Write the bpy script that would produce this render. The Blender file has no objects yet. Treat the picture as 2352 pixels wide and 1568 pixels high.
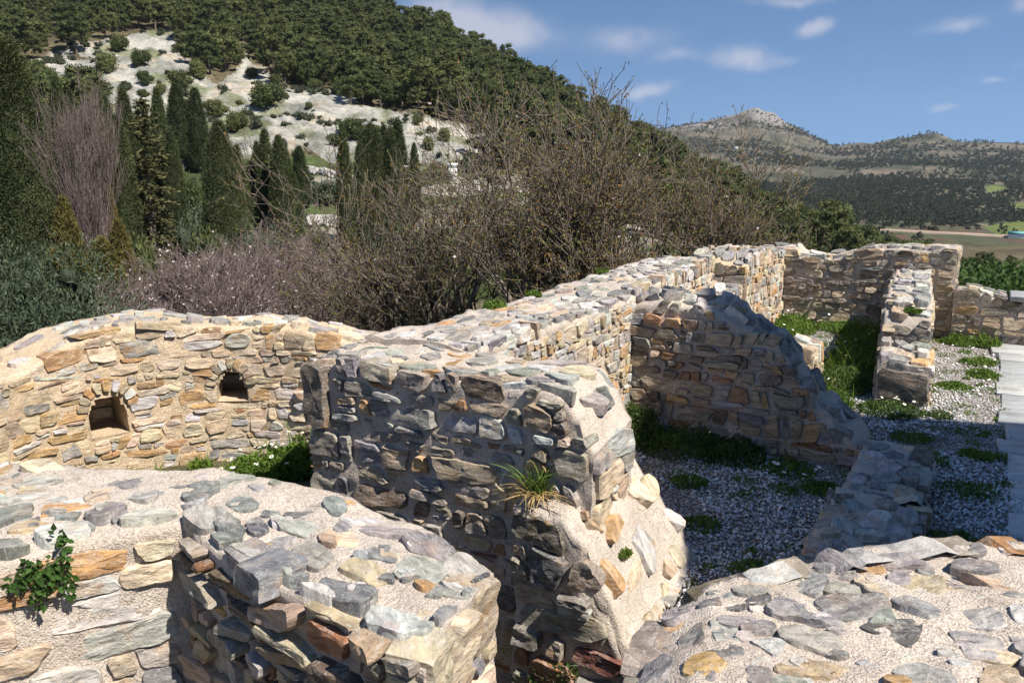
import bpy, math, random
import numpy as np
from mathutils import Vector, Matrix
R = math.radians
rng = np.random.default_rng(7)
scene = bpy.context.scene
COL = scene.collection

# ------------------------------------------------------------------ camera, sky, sun, exposure
CAM_H, PITCH, FOC = 2.0, R(12.0), 1882.0          # focal length in pixels of a 2352 px wide picture
cam_d = bpy.data.cameras.new('camera'); cam_d.lens = 28.8; cam_d.sensor_width = 36.0
cam_d.clip_start = 0.05; cam_d.clip_end = 20000
cam = bpy.data.objects.new('camera', cam_d); COL.objects.link(cam)
cam.location = (0, 0, CAM_H); cam.rotation_euler = (R(90) - PITCH, 0, 0)
scene.camera = cam

SUN_EL, SUN_FRONT = R(52), R(41)                   # sun to the right, a little in front of the walls that face the camera
SUN_DIR = Vector((math.cos(SUN_FRONT) * math.cos(SUN_EL), -math.sin(SUN_FRONT) * math.cos(SUN_EL), math.sin(SUN_EL)))
sun_d = bpy.data.lights.new('sun', 'SUN'); sun_d.energy = 5.0; sun_d.angle = R(0.53); sun_d.color = (1.0, 0.93, 0.83)
sun = bpy.data.objects.new('sun', sun_d); COL.objects.link(sun)
sun.rotation_euler = (-SUN_DIR).to_track_quat('-Z', 'Y').to_euler(); sun.location = SUN_DIR * 60

def ray(x, y):
    a = (x - 1176) / FOC; b = (784 - y) / FOC
    return np.array([a, math.cos(PITCH) + b * math.sin(PITCH), -math.sin(PITCH) + b * math.cos(PITCH)])

world = bpy.data.worlds.new('World'); scene.world = world; world.use_nodes = True
def build_world():
    nt = world.node_tree; N = nt.nodes; L = nt.links
    for n in list(N): N.remove(n)
    out = N.new('ShaderNodeOutputWorld'); bg = N.new('ShaderNodeBackground'); bg.inputs['Strength'].default_value = 0.068
    sky = N.new('ShaderNodeTexSky'); sky.sky_type = 'NISHITA'; sky.sun_disc = False
    sky.sun_elevation = SUN_EL; sky.sun_rotation = -R(90) - SUN_FRONT
    sky.altitude = 300; sky.air_density = 1.0; sky.dust_density = 0.0; sky.ozone_density = 5.0
    tc = N.new('ShaderNodeTexCoord')
    # a clear dry-air horizon: the pale band is pressed down below the skyline
    up = N.new('ShaderNodeVectorMath'); up.operation = 'MULTIPLY_ADD'; up.inputs[1].default_value = (1, 1, .85); up.inputs[2].default_value = (0, 0, .20)
    nm = N.new('ShaderNodeVectorMath'); nm.operation = 'NORMALIZE'; L.new(tc.outputs['Generated'], up.inputs[0]); L.new(up.outputs[0], nm.inputs[0]); L.new(nm.outputs[0], sky.inputs['Vector'])
    nz = N.new('ShaderNodeTexNoise'); nz.inputs['Scale'].default_value = 9; nz.inputs['Detail'].default_value = 7; nz.inputs['Roughness'].default_value = 0.6
    L.new(tc.outputs['Generated'], nz.inputs['Vector'])
    sub = N.new('ShaderNodeVectorMath'); sub.operation = 'SUBTRACT'; sub.inputs[1].default_value = (.5, .5, .5)
    L.new(nz.outputs['Color'], sub.inputs[0])
    sc_ = N.new('ShaderNodeVectorMath'); sc_.operation = 'MULTIPLY'; sc_.inputs[1].default_value = (.10, .10, .05)
    L.new(sub.outputs[0], sc_.inputs[0])
    add = N.new('ShaderNodeVectorMath'); add.operation = 'ADD'
    L.new(tc.outputs['Generated'], add.inputs[0]); L.new(sc_.outputs[0], add.inputs[1])
    d = add.outputs[0]
    # fair weather clouds, each at its own bearing and height in the sky
    clouds = [(1180, 75, 130, 42, 1.0), (1040, 40, 90, 75, .9), (1460, 95, 90, 30, .75), (1490, 207, 62, 17, 1.0), (1700, 130, 66, 26, 1.0), (1790, 148, 60, 14, .55),
              (1560, 135, 50, 16, .5), (1885, 60, 48, 20, 1.0), (1850, -8, 160, 14, .7), (2185, 60, 66, 20, .85), (2345, 18, 42, 22, .9),
              (2280, 188, 36, 11, .8), (2150, 246, 36, 11, .7), (2345, 152, 30, 10, .5),
              (700, -260, 260, 50, .9), (1500, -420, 300, 60, .9), (2300, -300, 240, 50, .8), (2900, -50, 200, 40, .8), (3300, 250, 160, 24, .7), (-500, -500, 300, 60, .8)]
    acc = None
    def M(op, a, b=None, clamp=False):
        m = N.new('ShaderNodeMath'); m.operation = op; m.use_clamp = clamp
        for i, v in enumerate((a, b)):
            if v is None: continue
            if isinstance(v, (int, float)): m.inputs[i].default_value = v
            else: L.new(v, m.inputs[i])
        return m.outputs[0]
    for (x, y, rx, ry, s) in clouds:
        c = ray(x, y); k = np.linalg.norm(c); c = c / k
        a = np.array([c[1], -c[0], 0]); a /= np.linalg.norm(a); b = np.cross(a, c)
        kx, ky = FOC * k / rx, FOC * k / ry
        def dot(v):
            q = N.new('ShaderNodeVectorMath'); q.operation = 'DOT_PRODUCT'; L.new(d, q.inputs[0]); q.inputs[1].default_value = tuple(v); return q.outputs['Value']
        ea = M('POWER', M('ABSOLUTE', dot(a * kx)), 2); eb = M('POWER', M('ABSOLUTE', dot(b * ky)), 2)
        front = M('GREATER_THAN', dot(c), 0)
        g = M('MULTIPLY', M('MULTIPLY', M('POWER', 2.718, M('MULTIPLY', M('ADD', ea, eb), -0.9)), front), s)
        acc = g if acc is None else M('ADD', acc, g)
    nz2 = N.new('ShaderNodeTexNoise'); nz2.inputs['Scale'].default_value = 26; nz2.inputs['Detail'].default_value = 6
    L.new(tc.outputs['Generated'], nz2.inputs['Vector'])
    fac = M('MULTIPLY', acc, M('ADD', M('MULTIPLY', nz2.outputs['Fac'], 1.1), .25), True)
    mr = N.new('ShaderNodeMapRange'); mr.interpolation_type = 'SMOOTHSTEP'; mr.inputs['From Min'].default_value = .06; mr.inputs['From Max'].default_value = 1.1; mr.inputs['To Max'].default_value = .62
    L.new(fac, mr.inputs['Value'])
    mix = N.new('ShaderNodeMixRGB'); mix.inputs['Color2'].default_value = (6.6, 6.45, 7.0, 1)
    L.new(mr.outputs['Result'], mix.inputs['Fac']); 
    tint = N.new('ShaderNodeMixRGB'); tint.blend_type = 'MULTIPLY'; tint.inputs['Fac'].default_value = 1; tint.inputs['Color2'].default_value = (.96, 1.05, 1.08, 1)
    L.new(sky.outputs[0], tint.inputs['Color1']); L.new(tint.outputs[0], mix.inputs['Color1'])
    L.new(mix.outputs[0], bg.inputs['Color']); L.new(bg.outputs[0], out.inputs['Surface'])
build_world(); world.cycles.sampling_method = 'MANUAL'; world.cycles.sample_map_resolution = 256
vs = scene.view_settings; vs.view_transform = 'Standard'; vs.look = 'None'; vs.gamma = 1; vs.use_curve_mapping = False; vs.exposure = 0.72
cy = scene.cycles
cy.use_denoising = True; cy.max_bounces = 6; cy.diffuse_bounces = 3; cy.transparent_max_bounces = 4; cy.volume_bounces = 0
cy.use_adaptive_sampling = True

# ------------------------------------------------------------------ small tools
def tag(o, label=None, cat=None, group=None, kind=None):
    if label: o['label'] = label
    if cat: o['category'] = cat
    if group: o['group'] = group
    if kind: o['kind'] = kind
    return o
def link(o, parent=None):
    COL.objects.link(o)
    if parent is not None: o.parent = parent
    return o
def empty(name, loc=(0, 0, 0)):
    o = bpy.data.objects.new(name, None); o.empty_display_size = .2; o.location = loc
    return link(o)
def nmesh(name, V, F, mat=None, col=None, smooth=False, sharp=None, mats=None, midx=None):
    """one mesh from arrays; F is an (m,k) array or a list of such arrays"""
    if not isinstance(F, list): F = [F]
    F = [f for f in F if len(f)]
    me = bpy.data.meshes.new(name)
    V = np.asarray(V, dtype=np.float32)
    me.vertices.add(len(V)); me.vertices.foreach_set('co', V.ravel())
    nl = sum(f.size for f in F); nf = sum(len(f) for f in F)
    me.loops.add(nl); me.polygons.add(nf)
    me.loops.foreach_set('vertex_index', np.concatenate([np.asarray(f, dtype=np.int32).ravel() for f in F]))
    tot = np.concatenate([np.full(len(f), f.shape[1], dtype=np.int32) for f in F])
    st = np.zeros(nf, dtype=np.int32); st[1:] = np.cumsum(tot)[:-1]
    me.polygons.foreach_set('loop_start', st)
    if smooth: me.polygons.foreach_set('use_smooth', np.ones(nf, dtype=bool))
    if midx is not None: me.polygons.foreach_set('material_index', np.asarray(midx, dtype=np.int32))
    me.update(calc_edges=True)
    if col is not None:
        c = np.ones((len(V), 4), dtype=np.float32); c[:, :3] = col
        at = me.attributes.new('col', 'FLOAT_COLOR', 'POINT'); at.data.foreach_set('color', c.ravel())
    if sharp is not None: me.set_sharp_from_angle(angle=sharp)
    for m in (mats or ([mat] if mat else [])): me.materials.append(m)
    return me
def obj(name, me, parent=None, loc=(0, 0, 0)):
    o = bpy.data.objects.new(name, me); o.location = loc
    return link(o, parent)

_TBL = np.random.default_rng(3).uniform(-1, 1, (256, 256)).astype(np.float32)
def vnoise(p):
    p = np.atleast_2d(np.asarray(p, dtype=np.float32)); i = np.floor(p).astype(np.int32); f = p - i; f = f * f * (3 - 2 * f)
    x, y, z = i[:, 0], i[:, 1], i[:, 2]; r = 0
    for dz in (0, 1):
        zz = z + dz; x0 = (x + zz * 57) & 255; y0 = (y + zz * 131) & 255; x1 = (x0 + 1) & 255; y1 = (y0 + 1) & 255
        a = _TBL[x0, y0] * (1 - f[:, 0]) + _TBL[x1, y0] * f[:, 0]; b = _TBL[x0, y1] * (1 - f[:, 0]) + _TBL[x1, y1] * f[:, 0]
        r = r + (a * (1 - f[:, 1]) + b * f[:, 1]) * (f[:, 2] if dz else 1 - f[:, 2])
    return r
def vnoise2(x, y):
    i = np.floor(x).astype(np.int32); j = np.floor(y).astype(np.int32); f = x - i; g = y - j; f = f * f * (3 - 2 * f); g = g * g * (3 - 2 * g)
    x0, y0, x1, y1 = i & 255, j & 255, (i + 1) & 255, (j + 1) & 255
    return (_TBL[x0, y0] * (1 - f) + _TBL[x1, y0] * f) * (1 - g) + (_TBL[x0, y1] * (1 - f) + _TBL[x1, y1] * f) * g
def fbm(p, o=4, g=.5):
    p = np.atleast_2d(np.asarray(p, dtype=np.float64)); r = 0; a = 1; t = 0
    for k in range(o):
        r = r + a * vnoise(p * 2 ** k + 17.3 * k); t += a; a *= g
    return r / t
def fbm2(X, Y, s, o=4, z=0.):
    X = np.asarray(X, dtype=np.float32) / s + z * 17.13; Y = np.asarray(Y, dtype=np.float32) / s + z * 5.71; r = 0; a = 1.; t = 0
    for k in range(o):
        q = 2 ** k; r = r + a * vnoise2(X * q * .8 - Y * q * .6 + 17.3 * k, X * q * .6 + Y * q * .8 + 9.1 * k); t += a; a *= .5
    return r / t

# ------------------------------------------------------------------ materials
class NT:
    def __init__(s, name):
        s.m = bpy.data.materials.new(name); s.m.use_nodes = True; s.t = s.m.node_tree; s.b = s.t.nodes['Principled BSDF']
    def n(s, typ, **kw):
        q = s.t.nodes.new(typ)
        for k, v in kw.items():
            if k in q.inputs: q.inputs[k].default_value = v
            else: setattr(q, k, v)
        return q
    def l(s, a, b): s.t.links.new(a, b)
    def noise(s, vec, scale, detail=4, rough=.55, dist=0):
        q = s.n('ShaderNodeTexNoise', Scale=scale, Detail=detail, Roughness=rough, Distortion=dist)
        if vec is not None: s.l(vec, q.inputs['Vector'])
        return q
    def rng(s, v, a, b, c=0., d=1., smooth=True):
        q = s.n('ShaderNodeMapRange'); q.interpolation_type = 'SMOOTHSTEP' if smooth else 'LINEAR'
        for k, x in (('From Min', a), ('From Max', b), ('To Min', c), ('To Max', d)): q.inputs[k].default_value = x
        s.l(v, q.inputs['Value']); return q.outputs['Result']
    def mix(s, f, a, b, mode='MIX'):
        q = s.n('ShaderNodeMixRGB', blend_type=mode)
        for i, v in (('Fac', f), ('Color1', a), ('Color2', b)):
            if isinstance(v, (int, float)): q.inputs[i].default_value = v
            elif isinstance(v, tuple): q.inputs[i].default_value = v if len(v) == 4 else v + (1,)
            else: s.l(v, q.inputs[i])
        return q.outputs[0]
    def math(s, op, a, b):
        q = s.n('ShaderNodeMath', operation=op)
        for i, v in enumerate((a, b)):
            if isinstance(v, (int, float)): q.inputs[i].default_value = v
            else: s.l(v, q.inputs[i])
        return q.outputs[0]
    def bump(s, h, strength=.5, dist=.01, prev=None):
        q = s.n('ShaderNodeBump'); q.inputs['Strength'].default_value = strength; q.inputs['Distance'].default_value = dist
        s.l(h, q.inputs['Height'])
        if prev is not None: s.l(prev, q.inputs['Normal'])
        s.l(q.outputs[0], s.b.inputs['Normal']); return q.outputs[0]
    def done(s, color=None, rough=.85, spec=.2):
        if color is not None:
            if isinstance(color, tuple): s.b.inputs['Base Color'].default_value = color + (1,)
            else: s.l(color, s.b.inputs['Base Color'])
        s.b.inputs['Roughness'].default_value = rough; s.b.inputs['Specular IOR Level'].default_value = spec
        return s.m

def stone_mat(name, lime=.35, stain=.5, limecol=(.62, .52, .40)):
    t = NT(name)
    tc = t.n('ShaderNodeTexCoord'); oi = t.n('ShaderNodeObjectInfo')
    off = t.n('ShaderNodeVectorMath', operation='ADD'); t.l(tc.outputs['Object'], off.inputs[0])
    cmb = t.n('ShaderNodeCombineXYZ')
    for i, k in enumerate((37., 91., 53.)): t.l(t.math('MULTIPLY', oi.outputs['Random'], k), cmb.inputs[i])
    t.l(cmb.outputs[0], off.inputs[1]); v = off.outputs[0]
    mp = t.n('ShaderNodeMapping'); mp.inputs['Scale'].default_value = (1, 1, 3.6); mp.inputs['Rotation'].default_value = (0, .12, 0); t.l(v, mp.inputs['Vector'])
    at = t.n('ShaderNodeAttribute', attribute_name='col')
    str_ = t.noise(mp.outputs[0], 11, 7, .62, .4)
    c = t.mix(1., at.outputs['Color'], t.mix(t.rng(str_.outputs['Fac'], .28, .74), (.55, .55, .57), (1.32, 1.31, 1.29)), 'MULTIPLY')
    n2 = t.noise(v, 8, 4, .6)
    c = t.mix(t.math('MULTIPLY', t.rng(n2.outputs['Fac'], .54, .68), stain), c, (.36, .20, .085))
    n3 = t.noise(mp.outputs[0], 7, 6, .65, 1.2)
    vein = t.rng(t.math('ABSOLUTE', t.math('SUBTRACT', n3.outputs['Fac'], .5), 0), .0, .022, 1., 0.)
    c = t.mix(t.math('MULTIPLY', vein, .45), c, (.60, .59, .57))
    n4 = t.noise(v, 17, 6, .7)
    c = t.mix(t.math('MULTIPLY', t.rng(n4.outputs['Fac'], .50, .72), lime), c, limecol)
    n5 = t.noise(v, 46, 5, .7)
    c = t.mix(t.rng(n5.outputs['Fac'], .60, .72, 0., .5), c, (.055, .05, .045))
    h = t.math('ADD', t.math('MULTIPLY', str_.outputs['Fac'], 1.1), t.math('MULTIPLY', t.noise(v, 34, 8, .7).outputs['Fac'], .9))
    b1 = t.bump(h, .75, .016)
    t.bump(t.noise(v, 150, 4, .7).outputs['Fac'], .45, .004, b1)
    return t.done(c, .82, .25)
M_STONE = stone_mat('schist_stone', .30, .42)
M_STONE_TOP = stone_mat('limed_cap_stone', .62, .25, (.54, .485, .43))
M_STONE_WARM = stone_mat('limewashed_stone', .62, .55, (.66, .55, .41))  # lime smear, also used to lift the stone colour of sunlit faces

def mortar_mat(name, c1, c2):
    t = NT(name); g = t.n('ShaderNodeNewGeometry'); v = g.outputs['Position']
    n1 = t.noise(v, 3.2, 5, .6); n2 = t.noise(v, 130, 4, .75); n3 = t.noise(v, 22, 5, .65)
    c = t.mix(t.rng(n1.outputs['Fac'], .3, .7), c1, c2)
    c = t.mix(1., c, t.mix(t.rng(n2.outputs['Fac'], .34, .62), (.62, .60, .58), (1.12, 1.1, 1.09)), 'MULTIPLY')
    c = t.mix(t.rng(n3.outputs['Fac'], .56, .74, 0, .5), c, (.31, .26, .20))
    n4 = t.noise(v, 1.6, 6, .7, .6); c = t.mix(t.rng(n4.outputs['Fac'], .50, .68, 0, .55), c, (.33, .30, .265))
    n5 = t.noise(v, 7., 6, .75); c = t.mix(t.rng(n5.outputs['Fac'], .60, .72, 0, .6), c, (.66, .62, .57))
    ck = t.n('ShaderNodeTexVoronoi', Scale=5.5, feature='DISTANCE_TO_EDGE'); t.l(t.mix(.12, v, t.noise(v, 9., 3).outputs['Color']), ck.inputs['Vector']); crack = t.rng(ck.outputs['Distance'], .0, .014, 1., 0.); c = t.mix(t.math('MULTIPLY', crack, .5), c, (.16, .13, .10))
    b = t.bump(n3.outputs['Fac'], .5, .022)
    vo = t.n('ShaderNodeTexVoronoi', Scale=150.); t.l(v, vo.inputs['Vector'])
    b = t.bump(vo.outputs['Distance'], .5, .007, b)
    t.bump(n2.outputs['Fac'], .6, .008, b)
    return t.done(c, .95, .1)
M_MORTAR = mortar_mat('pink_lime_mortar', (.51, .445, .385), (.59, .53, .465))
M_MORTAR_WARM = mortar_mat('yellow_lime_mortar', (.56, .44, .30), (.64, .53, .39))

def leaf_mat(name, c1, c2, scale=2., transl=.25, attr=False):
    t = NT(name); g = t.n('ShaderNodeNewGeometry'); oi = t.n('ShaderNodeObjectInfo')
    n = t.noise(g.outputs['Position'], scale, 4, .6)
    f = t.math('ADD', t.math('MULTIPLY', t.rng(n.outputs['Fac'], .3, .7), .45), t.math('MULTIPLY', oi.outputs['Random'], .55))
    c = t.mix(f, c1, c2)
    if attr:
        at = t.n('ShaderNodeAttribute', attribute_name='col'); c = t.mix(1., c, at.outputs['Color'], 'MULTIPLY')
    t.done(c, .7, .2)
    tr = t.n('ShaderNodeBsdfTranslucent'); t.l(c, tr.inputs['Color'])
    ms = t.n('ShaderNodeMixShader'); ms.inputs[0].default_value = transl
    t.l(t.b.outputs[0], ms.inputs[1]); t.l(tr.outputs[0], ms.inputs[2])
    t.l(ms.outputs[0], t.t.nodes['Material Output'].inputs['Surface'])
    return t.m
M_PINE = leaf_mat('pine_needles', (.050, .078, .026), (.138, .150, .054), .12, .15, True)
M_SCRUB = leaf_mat('scrub_leaves', (.045, .062, .036), (.085, .095, .056), .02, .1, True)
M_CYP = leaf_mat('cypress_needles', (.036, .052, .020), (.082, .096, .037), .6, .12, True)
M_CYP_BROWN = leaf_mat('browned_cypress_needles', (.085, .090, .026), (.16, .125, .042), 1.2, .15, True)
M_FIR = leaf_mat('fir_needles', (.060, .066, .026), (.118, .108, .048), .8, .12, True)
M_OLIVE = leaf_mat('olive_leaves', (.062, .086, .052), (.11, .135, .085), 2., .15, True)
M_WEED = leaf_mat('weed_leaves', (.075, .145, .022), (.155, .225, .042), 5., .35, True)
M_DARKWEED = leaf_mat('dark_weed_leaves', (.045, .085, .02), (.09, .14, .035), 5., .3, True)
M_BLADE = leaf_mat('grass_blades', (.085, .15, .025), (.16, .22, .05), 6., .35, True)
M_STRAW = leaf_mat('dry_straw', (.34, .22, .09), (.46, .34, .16), 6., .2, True)
M_IVY = leaf_mat('ivy_leaves', (.03, .075, .014), (.065, .125, .028), 14., .3, True)
M_BUD = leaf_mat('leaf_buds', (.15, .165, .035), (.21, .18, .055), 3., .3, True)
M_BLOSSOM = leaf_mat('almond_blossom', (.66, .52, .52), (.80, .72, .72), 3., .3, True)
M_SHRUBLEAF = leaf_mat('bright_shrub_leaves', (.035, .075, .018), (.075, .13, .035), 1., .3, True)
def bark_mat(name, c1, c2):
    t = NT(name); g = t.n('ShaderNodeNewGeometry'); n = t.noise(g.outputs['Position'], 6, 6, .65)
    t.bump(t.noise(g.outputs['Position'], 60, 4, .7).outputs['Fac'], .5, .01)
    return t.done(t.mix(t.rng(n.outputs['Fac'], .35, .65), c1, c2), .9, .15)
M_BARK = bark_mat('almond_bark', (.085, .07, .058), (.22, .185, .155))
M_BARK_PINK = bark_mat('pinkish_twigs', (.13, .098, .092), (.235, .185, .175))
M_TRUNK = bark_mat('conifer_bark', (.09, .075, .06), (.2, .17, .14))
def plain(name, c, rough=.7, nscale=0, var=.25, bump=0, spec=.2):
    t = NT(name)
    if nscale:
        g = t.n('ShaderNodeNewGeometry'); n = t.noise(g.outputs['Position'], nscale, 5, .65)
        col = t.mix(t.rng(n.outputs['Fac'], .3, .7), tuple(x * (1 - var) for x in c), tuple(min(.95, x * (1 + var)) for x in c))
        if bump: t.bump(n.outputs['Fac'], .6, bump)
        return t.done(col, rough, spec)
    return t.done(c, rough, spec)
M_PETAL = plain('daisy_petals', (.82, .82, .80)); M_YELLOW = plain('daisy_heart', (.75, .5, .03))
def slab_mat():
    t = NT('grey_marble_slab'); g = t.n('ShaderNodeNewGeometry'); v = g.outputs['Position']; oi = t.n('ShaderNodeObjectInfo'); mp = t.n('ShaderNodeMapping'); mp.inputs['Rotation'].default_value = (0, 0, -.5236); mp.inputs['Scale'].default_value = (1, 6, 1); t.l(v, mp.inputs['Vector'])
    n = t.noise(mp.outputs[0], 4., 6, .65, .5); c = t.mix(t.rng(n.outputs['Fac'], .3, .7), (.40, .41, .41), (.58, .585, .575)); c = t.mix(1., c, t.mix(oi.outputs['Random'], (.72, .74, .76), (1.08, 1.07, 1.04)), 'MULTIPLY')
    d = t.noise(v, 2.4, 6, .7); c = t.mix(t.rng(d.outputs['Fac'], .52, .7, 0, .55), c, (.20, .185, .15)); t.bump(n.outputs['Fac'], .5, .012); return t.done(c, .6, .2)
M_SLAB = slab_mat()
M_WHITE = plain('whitewash', (.78, .77, .74), .8, .8, .05); M_TEAL = plain('teal_sheet_roof', (.12, .30, .30), .5)
M_DARK = plain('dark_opening', (.02, .02, .022)); M_TILE = plain('roof_tiles', (.36, .17, .10), .8, 2., .2)
M_CHAPEL = plain('chapel_stone', (.34, .30, .25), .9, 2.2, .25, .02); M_ROAD = plain('dirt_road', (.34, .27, .21), .95, .05, .12)
def gravel_mat():
    t = NT('white_gravel'); g = t.n('ShaderNodeNewGeometry'); v = g.outputs['Position']
    vo = t.n('ShaderNodeTexVoronoi', Scale=48.); t.l(v, vo.inputs['Vector'])
    n = t.noise(v, 1.3, 5, .65)
    c = t.mix(t.rng(vo.outputs['Distance'], .15, .6), (.60, .60, .62), (.16, .14, .12))
    c = t.mix(t.rng(n.outputs['Fac'], .52, .66, 0, .75), c, (.12, .095, .06))
    t.bump(vo.outputs['Distance'], 1., -.02)
    return t.done(c, .9, .15)
M_GRAVEL = gravel_mat()
def chip_mat():
    t = NT('marble_chip'); at = t.n('ShaderNodeAttribute', attribute_name='col'); return t.done(at.outputs['Color'], .8, .2)
M_CHIP = chip_mat()
def ground_mat():
    t = NT('terrain'); g = t.n('ShaderNodeNewGeometry'); v = g.outputs['Position']
    at = t.n('ShaderNodeAttribute', attribute_name='col'); 
    n1 = t.noise(v, .09, 8, .68); n2 = t.noise(v, 1.1, 7, .7); n3 = t.noise(v, 14, 5, .7)
    c = t.mix(1., at.outputs['Color'], t.mix(t.rng(n1.outputs['Fac'], .3, .7), (.68, .68, .68), (1.3, 1.28, 1.24)), 'MULTIPLY')
    c = t.mix(1., c, t.mix(t.rng(n2.outputs['Fac'], .3, .7), (.72, .72, .70), (1.22, 1.22, 1.22)), 'MULTIPLY')
    b = t.bump(n1.outputs['Fac'], .5, 3.); b = t.bump(n2.outputs['Fac'], .6, .5, b); t.bump(n3.outputs['Fac'], .6, .04, b)
    return t.done(c, .95, .05)
M_GROUND = ground_mat()

# ------------------------------------------------------------------ the lie of the land
TH = R(30); UX, UY = math.sin(TH), math.cos(TH)
def UW(u, w): return (u * UX + w * UY, u * UY - w * UX)
def toUW(X, Y): return X * UX + Y * UY, X * UY - Y * UX
APC = (-1.6, 3.85)                                   # centre of the apse

def elev(x, y):
    r = ray(x, y); return r[2] / math.hypot(r[0], r[1])
def colaz(x): return math.atan((x - 1176) / FOC / 1.022)
def prof(x, near, far):
    """one radial section of the land: near in metres of height, far as (distance, picture row of that section) or (distance, None, height)"""
    p = [(r, z) for r, z in near]
    for q in far: p.append((q[0], q[2]) if q[1] is None else (q[0], CAM_H + q[0] * elev(x, q[1])))
    return p
LN = [(14, -2.0), (25, -3.5), (45, -5.5), (70, -5.0)]
SECT = {
    -1200: prof(-400, LN, [(95, None, -1.5), (118, 385), (170, 230), (230, 80), (300, -60), (420, -200), (700, None, 110), (7000, None, 40)]),
    0: prof(0, LN, [(95, None, -1.6), (118, 385), (150, 290), (190, 180), (235, 80), (300, -60), (420, -210), (700, None, 110), (7000, None, 40)]),
    250: prof(250, LN, [(95, None, -1.8), (118, 380), (150, 280), (190, 170), (235, 70), (300, -50), (420, -200), (700, None, 100), (7000, None, 40)]),
    500: prof(500, LN, [(95, None, -2.0), (118, 378), (150, 265), (190, 165), (240, 60), (300, -40), (400, -150), (700, None, 80), (7000, None, 40)]),
    750: prof(750, LN, [(92, 470), (115, 382), (150, 270), (190, 180), (240, 90), (300, 0), (380, -80), (700, None, 60), (7000, None, 40)]),
    1000: prof(1000, LN, [(92, 480), (118, 388), (150, 285), (190, 205), (240, 140), (300, 75), (420, None, 40), (700, None, 20), (7000, None, 40)]),
    1200: prof(1200, LN, [(92, 505), (120, 410), (170, 295), (220, 235), (270, 188), (360, None, 24), (700, None, 0), (7000, None, 40)]),
    1400: prof(1400, LN, [(92, 530), (120, 455), (170, 375), (245, 295), (340, None, 0), (600, None, -20), (1100, 400), (1500, 350), (2200, 300), (2600, None, 60), (7000, None, 40)]),
    1500: prof(1500, LN, [(92, 545), (125, 475), (235, 358), (320, None, -8), (450, None, -28), (800, 430), (1100, 400), (1500, 350), (2200, 296), (2600, None, 60), (7000, None, 40)]),
    1600: prof(1600, LN, [(92, 565), (130, 505), (220, 418), (300, None, -16), (450, None, -31), (800, 440), (1100, 400), (1500, 345), (2200, 281), (2600, None, 80), (7000, None, 40)]),
    1640: prof(1640, LN, [(92, 570), (130, 517), (212, 435), (300, None, -18), (450, None, -32), (800, 440), (1100, 400), (1500, 343), (2000, 300), (2200, 268), (2600, None, 80), (7000, None, 40)]),
    1680: prof(1680, LN, [(92, 575), (130, 530), (205, 452), (300, None, -20), (450, None, -32), (800, 440), (1100, 400), (1500, 343), (2000, 296), (2200, 256), (2600, None, 80), (7000, None, 40)]),
    1730: prof(1730, LN, [(92, 580), (130, 545), (200, 475), (300, None, -24), (450, None, -32), (800, 440), (1100, 400), (1500, 345), (2000, 292), (2200, 240), (2600, None, 90), (7000, None, 40)]),
    1772: prof(1772, LN, [(92, 586), (130, 555), (193, 494), (300, None, -25), (450, None, -32), (800, 440), (1100, 400), (1500, 352), (2000, 302), (2200, 257), (2600, None, 80), (7000, None, 40)]),
    1800: prof(1800, LN, [(92, 592), (130, 565), (188, 508), (300, None, -26), (450, None, -32), (600, 510), (800, 445), (1100, 402), (1500, 360), (1900, 315), (2200, 281), (2600, None, 70), (7000, None, 40)]),
    1850: prof(1850, LN, [(90, 605), (130, 580), (180, 532), (300, None, -27), (450, None, -32), (600, 508), (800, 450), (1100, 405), (1500, 366), (1900, 330), (2200, 309), (2600, None, 50), (7000, None, 40)]),
    1910: prof(1910, LN, [(88, 622), (130, 605), (172, 565), (300, None, -28), (450, None, -32), (600, 505), (800, 452), (1100, 408), (1500, 370), (1900, 343), (2300, 343), (2600, None, 50), (7000, None, 40)]),
    2000: prof(2000, [(14, -1.5), (25, -3), (45, -5.5)], [(88, 660), (155, 606), (300, None, -29), (450, 529), (600, 500), (800, 450), (1100, 405), (1500, 370), (1900, 336), (2500, None, 30), (7000, None, 40)]),
    2060: prof(2060, [(14, -1.4), (25, -3), (45, -5.5)], [(80, 675), (150, 622), (300, None, -29), (450, 531), (600, 502), (800, 452), (1100, 406), (1500, 368), (1900, 324), (2500, None, 30), (7000, None, 40)]),
    2140: prof(2140, [(14, -1.3), (25, -2.8), (45, -5)], [(70, 685), (140, 640), (300, None, -27), (450, 534), (600, 506), (800, 458), (1100, 410), (1500, 362), (1900, 317), (2500, None, 30), (7000, None, 40)]),
    2190: prof(2190, [(14, -1.3), (25, -2.7), (45, -4.5)], [(65, 690), (130, 650), (300, None, -25), (450, 537), (600, 510), (800, 460), (1100, 412), (1500, 365), (1900, 334), (2500, None, 30), (7000, None, 40)]),
    2352: prof(2352, [(14, -1.2), (25, -2.6)], [(60, 668), (105, 640), (200, 622), (300, 592), (450, 546), (600, 520), (800, 470), (1100, 420), (1500, 372), (1900, 336), (2500, None, 30), (7000, None, 40)]),
    3600: prof(2800, [(14, -1.2), (25, -2.6)], [(60, 690), (105, 670), (200, 640), (300, 610), (450, 560), (600, 530), (800, 480), (1100, 430), (1500, 380), (1900, 346), (2500, None, 30), (7000, None, 40)]),
}
_RG = np.concatenate([np.linspace(14, 320, 160), np.geomspace(322, 7000, 120)])
_AZ = np.array([colaz(x) for x in SECT]); _TAB = np.array([np.interp(_RG, *zip(*SECT[x])) for x in SECT])
_TAB = np.array([np.concatenate([np.convolve(np.pad(t[:160], 3, mode='edge'), np.ones(7) / 7, 'valid'), np.convolve(np.pad(t[160:], 1, mode='edge'), [.25, .5, .25], 'valid')]) for t in _TAB])
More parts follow.
